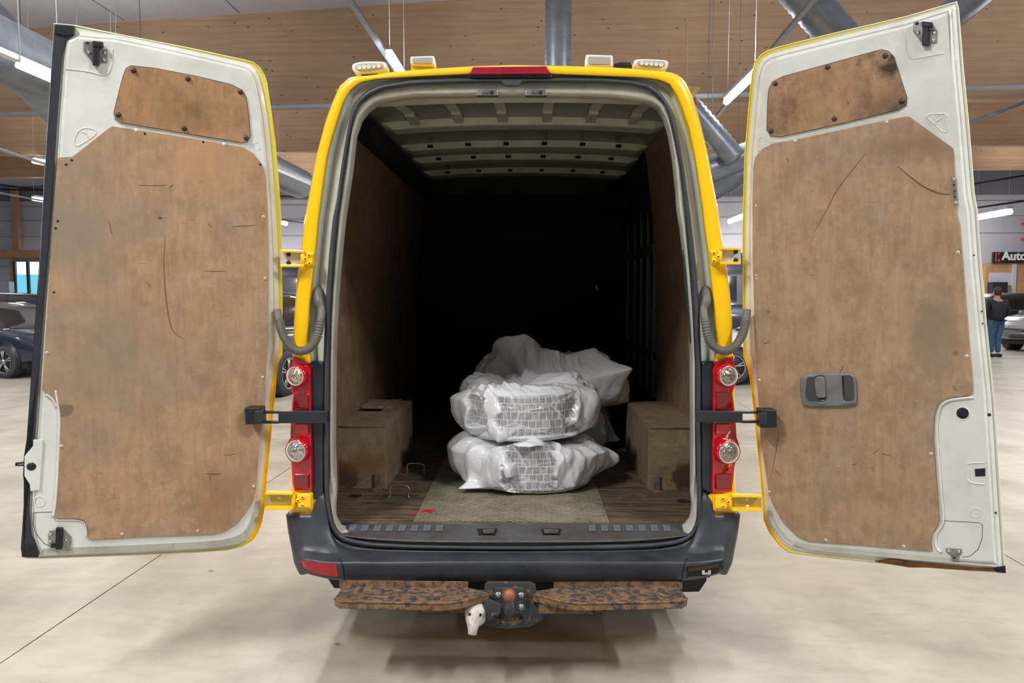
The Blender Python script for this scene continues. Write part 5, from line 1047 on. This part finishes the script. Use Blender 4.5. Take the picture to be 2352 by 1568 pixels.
dr.prism('latch_plate', [(2172, 1259), (2208, 1261), (2209, 1270), (2203, 1276), (2201, 1288), (2186, 1287), (2184, 1276), (2173, 1268)], 0, .005, M['steel'], DR, .001)
for x, y in ((2179, 1265), (2202, 1266)): dr.stud('latch_screw', x, y, .005, .0055, M['chrome'], DR, .004)
dr.stud('latch_hole', 2192, 1281, .005, .004, M['dark'], DR, .001)
for x, y, r in ((2272, 952, .006), (2255, 715, .003), (2257, 743, .003), (2287, 1177, .004), (2237, 586, .003)): dr.stud('edge_hole', x, y, -.012, r, M['dark'], DR, .004)
# perforated strip
dr.prism('perforated_strip', [(2186, 404), (2194, 404), (2199, 470), (2191, 471)], .008, .0105, M['steel'], DR, .0005)
for k in range(5): dr.stud('strip_screw' if k in (0, 4) else 'strip_hole', 2190+1.2*k, 411+13.5*k, .0105, .0055 if k in (0, 4) else .003, M['chrome'] if k in (0, 4) else M['dark'], DR, .004 if k in (0, 4) else .0006)
# handle
hr = chaikin([(1836, 872), (1848, 861), (1880, 858), (1950, 856), (1962, 861), (1967, 880), (1968, 925), (1960, 933), (1850, 936), (1840, 925)], 2)
H = sheet(dr, 'door_handle', hr, [(0, .008), (-.5, .014), (1.5, .022), (4, .026), (6, .026)], M['grey_handle'], DR); H['label'] = 'grey plastic inner door handle'
dr.prism('handle_recess', chaikin([(1850, 867), (1872, 865), (1894, 865), (1896, 915), (1893, 922), (1858, 922), (1852, 914)], 1), .02, .0268, M['grey_dark'], DR)
dr.prism('handle_recess', chaikin([(1933, 862), (1955, 862), (1960, 870), (1963, 912), (1958, 921), (1938, 921), (1935, 900)], 1), .02, .0268, M['grey_dark'], DR)
dr.prism('recess_shadow_wall', [(1933, 863), (1938, 863), (1940, 920), (1936, 905)], .02, .0274, M['dark'], DR)
dr.prism('handle_lever', chaikin([(1871, 866), (1890, 865), (1893, 870), (1896, 911), (1893, 914), (1875, 913), (1872, 890)], 1), .024, .038, M['grey_handle'], DR, .002)
dr.rod('lever_gap', [(1872, 863.5), (1891, 863), (1895, 880), (1897, 912), (1893, 915.5), (1876, 915)], .0268, .0014, M['dark'], DR, k=3)
dr.rod('handle_ridge', [(1850, 866), (1850, 905), (1856, 922), (1895, 926)], .026, .003, M['grey_handle'], DR, k=5); dr.stud('handle_key', 1889.5, 919, .027, .003, M['chrome'], DR, .003); dr.rod('handle_ridge', [(1936, 921), (1945, 926), (1962, 923)], .026, .003, M['grey_handle'], DR, k=4)
rust_edge = [(2008, 1289), (2050, 1283), (2090, 1290), (2150, 1296), (2240, 1305), (2300, 1306), (2300, 1312), (2230, 1310), (2130, 1303), (2090, 1303), (2060, 1298)]
dr.prism('rust_patch', rust_edge, -.016, -.0095, simple('flaking_rust', S(66, 38, 26), .85, var=S(128, 78, 40), vs=24, bump=.6, bs=60), DR)
dr.prism('rust_patch', [(2280, 1307), (2296, 1302), (2309, 1300), (2310, 1316), (2290, 1314)], -.016, -.009, M['dark'], DR)
dr.prism('frame_foot', [(1800, 1220), (1850, 1250), (2000, 1264), (2150, 1276), (2190, 1290), (2290, 1298), (2290, 1302), (2100, 1286), (2010, 1277), (1930, 1270), (1860, 1262), (1820, 1250)], -.008, -.0012, dirty_white('dusty_white', S(198, 198, 188), S(150, 144, 130), .6).m, DR, .001)
scratch(dr, [(1990, 350), (1950, 400), (1920, 440), (1900, 480), (1868, 535)], DR, SCR, .0022)
scratch(dr, [(2062, 382), (2090, 405), (2125, 430), (2160, 444), (2184, 446)], DR, simple('dirt_line', S(104, 72, 40), .7), .0026)
scratch(dr, [(1790, 990), (1780, 1050), (1770, 1100)], DR, SCD, .0009)
for a in ([(1808, 363), (1811, 372)], [(1760, 714), (1768, 716)], [(1754, 788), (1766, 786)], [(1938, 840), (1928, 855)], [(2005, 1042), (2020, 1030)], [(2025, 1040), (2045, 1046)], [(1955, 1068), (1968, 1064)], [(2188, 885), (2200, 898)], [(1780, 1078), (1795, 1092)]): scratch(dr, [a[0], ((a[0][0]+a[1][0])/2, (a[0][1]+a[1][1])/2+1), a[1]], DR, SCD, .0012)

# check straps between body and doors
def strap(name, bars, box, face, side):
    o = MB()
    for pts in bars: a = [P(x, y, -.065) for x, y in pts]; o.prism(a, [q+np.array([0, .022, 0]) for q in a])
    o = o.build(name, M['strap'], van, bevel=.002)
    b = [P(x, y, -.10) for x, y in box]; MB().prism(b, [q+np.array([0, .06, 0]) for q in b]).build('strap_box', M['black'], o, bevel=.004)
    c = [P(x, y, -.104) for x, y in face]; MB().prism(c, [q+np.array([0, .02, 0]) for q in c]).build('strap_box_face', M['seal_dark'], o, bevel=.003)
    return o
Q = lambda x0, y0, x1, y1, dy=0: [(x0, y0), (x1, y0+dy), (x1, y1+dy), (x0, y1)]
strap('check_strap', [Q(639, 944, 752, 972), Q(596, 944, 641, 950), Q(596, 967, 641, 973), Q(588, 944, 603, 972)], [(561, 936), (598, 936), (601, 973), (563, 975)], Q(585, 943, 603, 971), -1)
strap('check_strap', [Q(1600, 943, 1706, 969, 2), Q(1704, 945, 1756, 950), Q(1704, 966, 1756, 972), Q(1748, 945, 1760, 972)], [(1746, 940), (1784, 941), (1785, 982), (1748, 983)], Q(1746, 947, 1763, 974), 1)
MB().box((-.75, .9, .22), (.35, 3.2, .44)).build('light_block_tank', M['under'], van); MB().lathe((.2, .62, .36), (0, 0, 1), [(.001, .1), (.3, .1), (.33, .05), (.33, -.05), (.3, -.09), (.001, -.09)], 28).build('light_block_wheel', M['tyre'], van)  # unseen tank and wheel added to block light under the van
# ------------------------------------------------------------------ cargo: checker plate, wood blocks, bagged tyres
a, b, c = Zp(950, 1197, FZ), Zp(1398, 1197, FZ), Zp(1035, 1040, FZ)
pl = MB().box((a[0], a[1], FZ), (b[0], 2.15, FZ+.004)).build('checker_plate', M['plate']); tag(pl, 'dusty checker plate lying on the cargo floor, red paint at its corner', 'metal sheet')
for k, (x0, x1, y0, y1, z0, z1, l) in enumerate(((-.945, -.745, 1.22, 1.5, .9335, .950, 'loose thin plywood offcut lying on the left wheel box'), (-.915, -.79, 1.12, 1.34, .950, .966, 'small board on top of the plywood offcut on left wheel box'))):
    tag(MB().box((x0, y0, z0), (x1, y1, z1)).build('plywood_offcut', M['ply_box'], bevel=.001), l, 'board')
rng = np.random.RandomState(5)
def fold_field(Pn, seed, n=26, scale=.12):
    r = np.random.RandomState(seed); h = np.zeros(len(Pn)); W = Pn.copy()
    for k in range(4):
        d = r.normal(size=3); d /= np.linalg.norm(d); e = r.normal(size=3)*.03; W = W+np.outer(np.sin(W@d*r.uniform(5, 14)+r.uniform(0, 6)), e)
    for k in range(n):
        d = r.normal(size=3); d /= np.linalg.norm(d); wl = scale*r.uniform(.5, 1.9); ph = W@d/wl+r.uniform(0, 10); tri = np.abs(ph-np.round(ph))*2
        g = r.normal(size=3); mask = np.clip(np.sin(W@g*3.5/scale*.12+r.uniform(0, 6))*1.4, 0, 1)
        h += (tri**1.15)*mask*wl*.16*r.choice([-1, 1])
    return h/np.sqrt(n)*2.2
def tyre(name, label, C, R=.325, w=.222, rot=(0, 0)):
    t = thing(name, label, 'tyre', C, 0, 'winter tyres in bags')
    Rt = Matrix.Rotation(rot[0], 3, 'X') @ Matrix.Rotation(rot[1], 3, 'Y')
    o = MB().lathe((0, 0, w/2), (0, 0, 1), [(.205, -w*.36), (.22, -w*.46), (R*.87, -w*.5), (R*.965, -w*.44), (R-.009, -w*.37), (R-.009, w*.37), (R*.965, w*.44), (R*.87, w*.5), (.22, w*.46), (.205, w*.36), (.205, -w*.36)], 56)
    b_ = o.build('carcass', M['tyre'], None, recenter=False); b_.parent = t
    tr = MB(); rows = 5; bh = w*.74/rows; nb = 58
    for r_ in range(rows):
        zc = w/2-w*.37+bh*(r_+.5)
        for k in range(nb):
            a0 = 2*math.pi*(k+.5*(r_ % 2))/nb; da = 2*math.pi/nb*.42
            V = [((R-.009+q*.009)*math.cos(a0+s*da), (R-.009+q*.009)*math.sin(a0+s*da), zc+z*bh*.43+s*.002*(1 if r_ % 2 else -1)) for q in (0, 1) for s in (-1, 1) for z in (-1, 1)]
            tr.add(V, [(4, 5, 7, 6), (0, 1, 5, 4), (2, 6, 7, 3), (0, 4, 6, 2), (1, 3, 7, 5)])
    q = tr.build('tread', M['tyre'], None, kind='stuff', recenter=False); q.parent = t
    rm = MB().lathe((0, 0, w/2), (0, 0, 1), [(.01, w*.2), (.06, w*.24), (.15, w*.05), (.19, w*.3), (.206, w*.42), (.2, w*.3), (.2, -w*.4), (.01, -w*.4)], 40).build('rim', M['alu'], None, recenter=False); rm.parent = t
    t.rotation_euler = (rot[0], rot[1], 0); return t
def bag(label, C, R, z0, h, seed, pulls, tyreR=.328, cl=(), amp=1.0, grp='white tyre bags in the van', tilt=(0, 0)):
    nu, nv = 420, 130
    th = np.linspace(0, 2*math.pi, nu, endpoint=False); tt = np.linspace(-math.pi/2, math.pi/2, nv)
    TH, TT = np.meshgrid(th, tt); co = np.abs(np.cos(TT))**.30; si = np.sign(np.sin(TT))*np.abs(np.sin(TT))**.62
    X = co*np.cos(TH); Yy = co*np.sin(TH); Pn = np.stack([X.ravel()*R, Yy.ravel()*R, si.ravel()*h/2], 1)
    f = fold_field(Pn*np.array([1, 1, .45]), seed, 30, .17)*amp*1.1 + fold_field(Pn*np.array([1, 1, .35]), seed+9, 26, .06)*.75*amp + fold_field(Pn*np.array([1, 1, .5]), seed+19, 22, .03)*.35*amp
    f = f.reshape(X.shape); sm = np.clip(1-np.abs(np.sin(TT)), 0, 1)
    rad = R*co+f*np.clip(co*1.3, 0, 1)
    zz = z0+h/2+si*h/2+f*.8*np.sin(TT)*(np.sin(TT) > 0)
    hole = np.exp(-(R*co/.16)**4)*(np.sin(TT) > 0); zz -= hole*.02
    for (a0, t0, am, wa, wt, dz) in pulls:
        da = (TH-a0+math.pi) % (2*math.pi)-math.pi; g = np.exp(-np.abs(da/wa)**1.25-np.abs((TT-t0)/wt)**1.4); rad = rad+am*g; zz = zz+dz*g
    lim = np.where(np.abs(TT) < 1.2, tyreR+.004, 0); rad0 = rad.copy(); 
    rad = np.maximum(rad, lim*np.clip(co*1.12, 0, 1))
    ins = rad < tyreR-.002; zz = np.where(ins & (TT > 0), np.maximum(zz, z0+.012+.222+.005), zz); zz = np.where(ins & (TT < 0), np.minimum(zz, z0+.009), zz)
    zz = np.maximum(zz, z0+.0015)
    cling = np.zeros_like(rad)
    for (a0, wa, zlo, zhi, st) in cl:
        da = (TH-a0+math.pi) % (2*math.pi)-math.pi; zc = (zz-z0)/h
        nzv = fold_field(Pn*1.7+3, seed+4, 12, .12).reshape(X.shape)*19
        e = 1-np.abs(da)/wa+nzv*.7; g = np.clip(e*6, 0, 1)*np.clip((zc-zlo)/.04+nzv*.8, 0, 1)*np.clip((zhi-zc)/.04+nzv*.8, 0, 1)
        cling = np.maximum(cling, g*st); 
        rad = rad*(1-g)+np.minimum(rad, tyreR+.003+np.abs(f)*.22)*g
    x = C[0]+rad*np.cos(TH); y = C[1]+rad*np.sin(TH)
    zz = zz+(rad*np.cos(TH))*tilt[0]+(rad*np.sin(TH))*tilt[1]
    V = np.stack([x.ravel(), y.ravel(), zz.ravel()], 1)
    Fc = [(j*nu+i, j*nu+(i+1) % nu, (j+1)*nu+(i+1) % nu, (j+1)*nu+i) for j in range(nv-1) for i in range(nu)]
    o = mesh('tyre_bag', V, Fc, M['film'], None, smooth=True); tag(o, label, 'bag')
    me = o.data; at_ = me.attributes.new('cling', 'FLOAT', 'POINT'); at_.data.foreach_set('value', cling.ravel().astype(np.float32))
    uvv = np.stack([((TH*58/(2*math.pi))).ravel(), (((zz-z0)/h-.13)/.74*5).ravel(), np.zeros(nu*nv)], 1)
    a2 = me.attributes.new('film_uv', 'FLOAT_VECTOR', 'POINT'); a2.data.foreach_set('vector', uvv.ravel().astype(np.float32))
    return o
T0 = FZ+.004
F_ = -math.pi/2
C1 = np.array([.085, .905, 0]); C2 = np.array([.045, .925, 0]); C3 = np.array([.20, 1.82, 0]); C4 = np.array([.16, 1.72, 0])
H1 = .262
tyre('winter_tyre', 'winter tyre inside the lower front white bag', (C1[0], C1[1], T0+.012), rot=(0, 0))
tyre('winter_tyre', 'winter tyre inside the upper front white bag', (C2[0], C2[1], T0+.012+H1+.005), rot=(0, 0))
tyre('winter_tyre', 'winter tyre inside the lower rear white bag', (C3[0], C3[1], T0+.012)); tyre('winter_tyre', 'winter tyre inside the upper rear white bag', (C4[0], C4[1], T0+.012+H1+.005))
bag('white plastic tyre bag at the bottom front, resting on the checker plate', C1, .375, T0+.001, H1, 3, [(math.radians(219), -.75, .13, .16, .35, 0), (math.radians(-28), .25, .085, .22, .4, .02), (math.radians(200), .2, .07, .25, .5, .02), (math.radians(-8), .0, .12, .2, .4, -.0)], cl=[(F_+.03, .24, .05, .99, 1.0)], amp=1.15)
B2 = bag('white plastic tyre bag on top of the front one, gathered open at the left', C2, .385, T0+H1+.004, H1+.02, 11, [(math.radians(222), 1.0, .03, .28, .35, .075), (math.radians(196), .2, .05, .3, .5, .02), (math.radians(-5), .1, .04, .35, .5, -.01), (math.radians(248), -.6, .045, .1, .5, -.03), (math.radians(80), 1.2, 0, 1.2, .5, .03)], cl=[(F_+.22, .62, .10, .86, 1.0), (F_-.78, .2, .25, .85, .85)], amp=1.25, tilt=(.02, 0))
bag('grey white tyre bag behind at floor level, its corner showing at the right', C3, .38, T0+.001, H1, 21, [(math.radians(-14), -.4, .09, .2, .4, 0), (math.radians(-50), .4, .05, .3, .4, 0)], amp=1.3)
bag('tall rumpled tyre bag behind, with a pointed peak and a corner at right', C4, .38, T0+H1+.002, H1+.02, 31, [(math.radians(250), 1.25, .0, 1.2, .42, .20), (math.radians(-36), .35, .22, .24, .5, .08), (math.radians(-20), -.2, .15, .3, .4, -.02), (math.radians(215), .9, .05, .35, .4, .05)], amp=1.5)
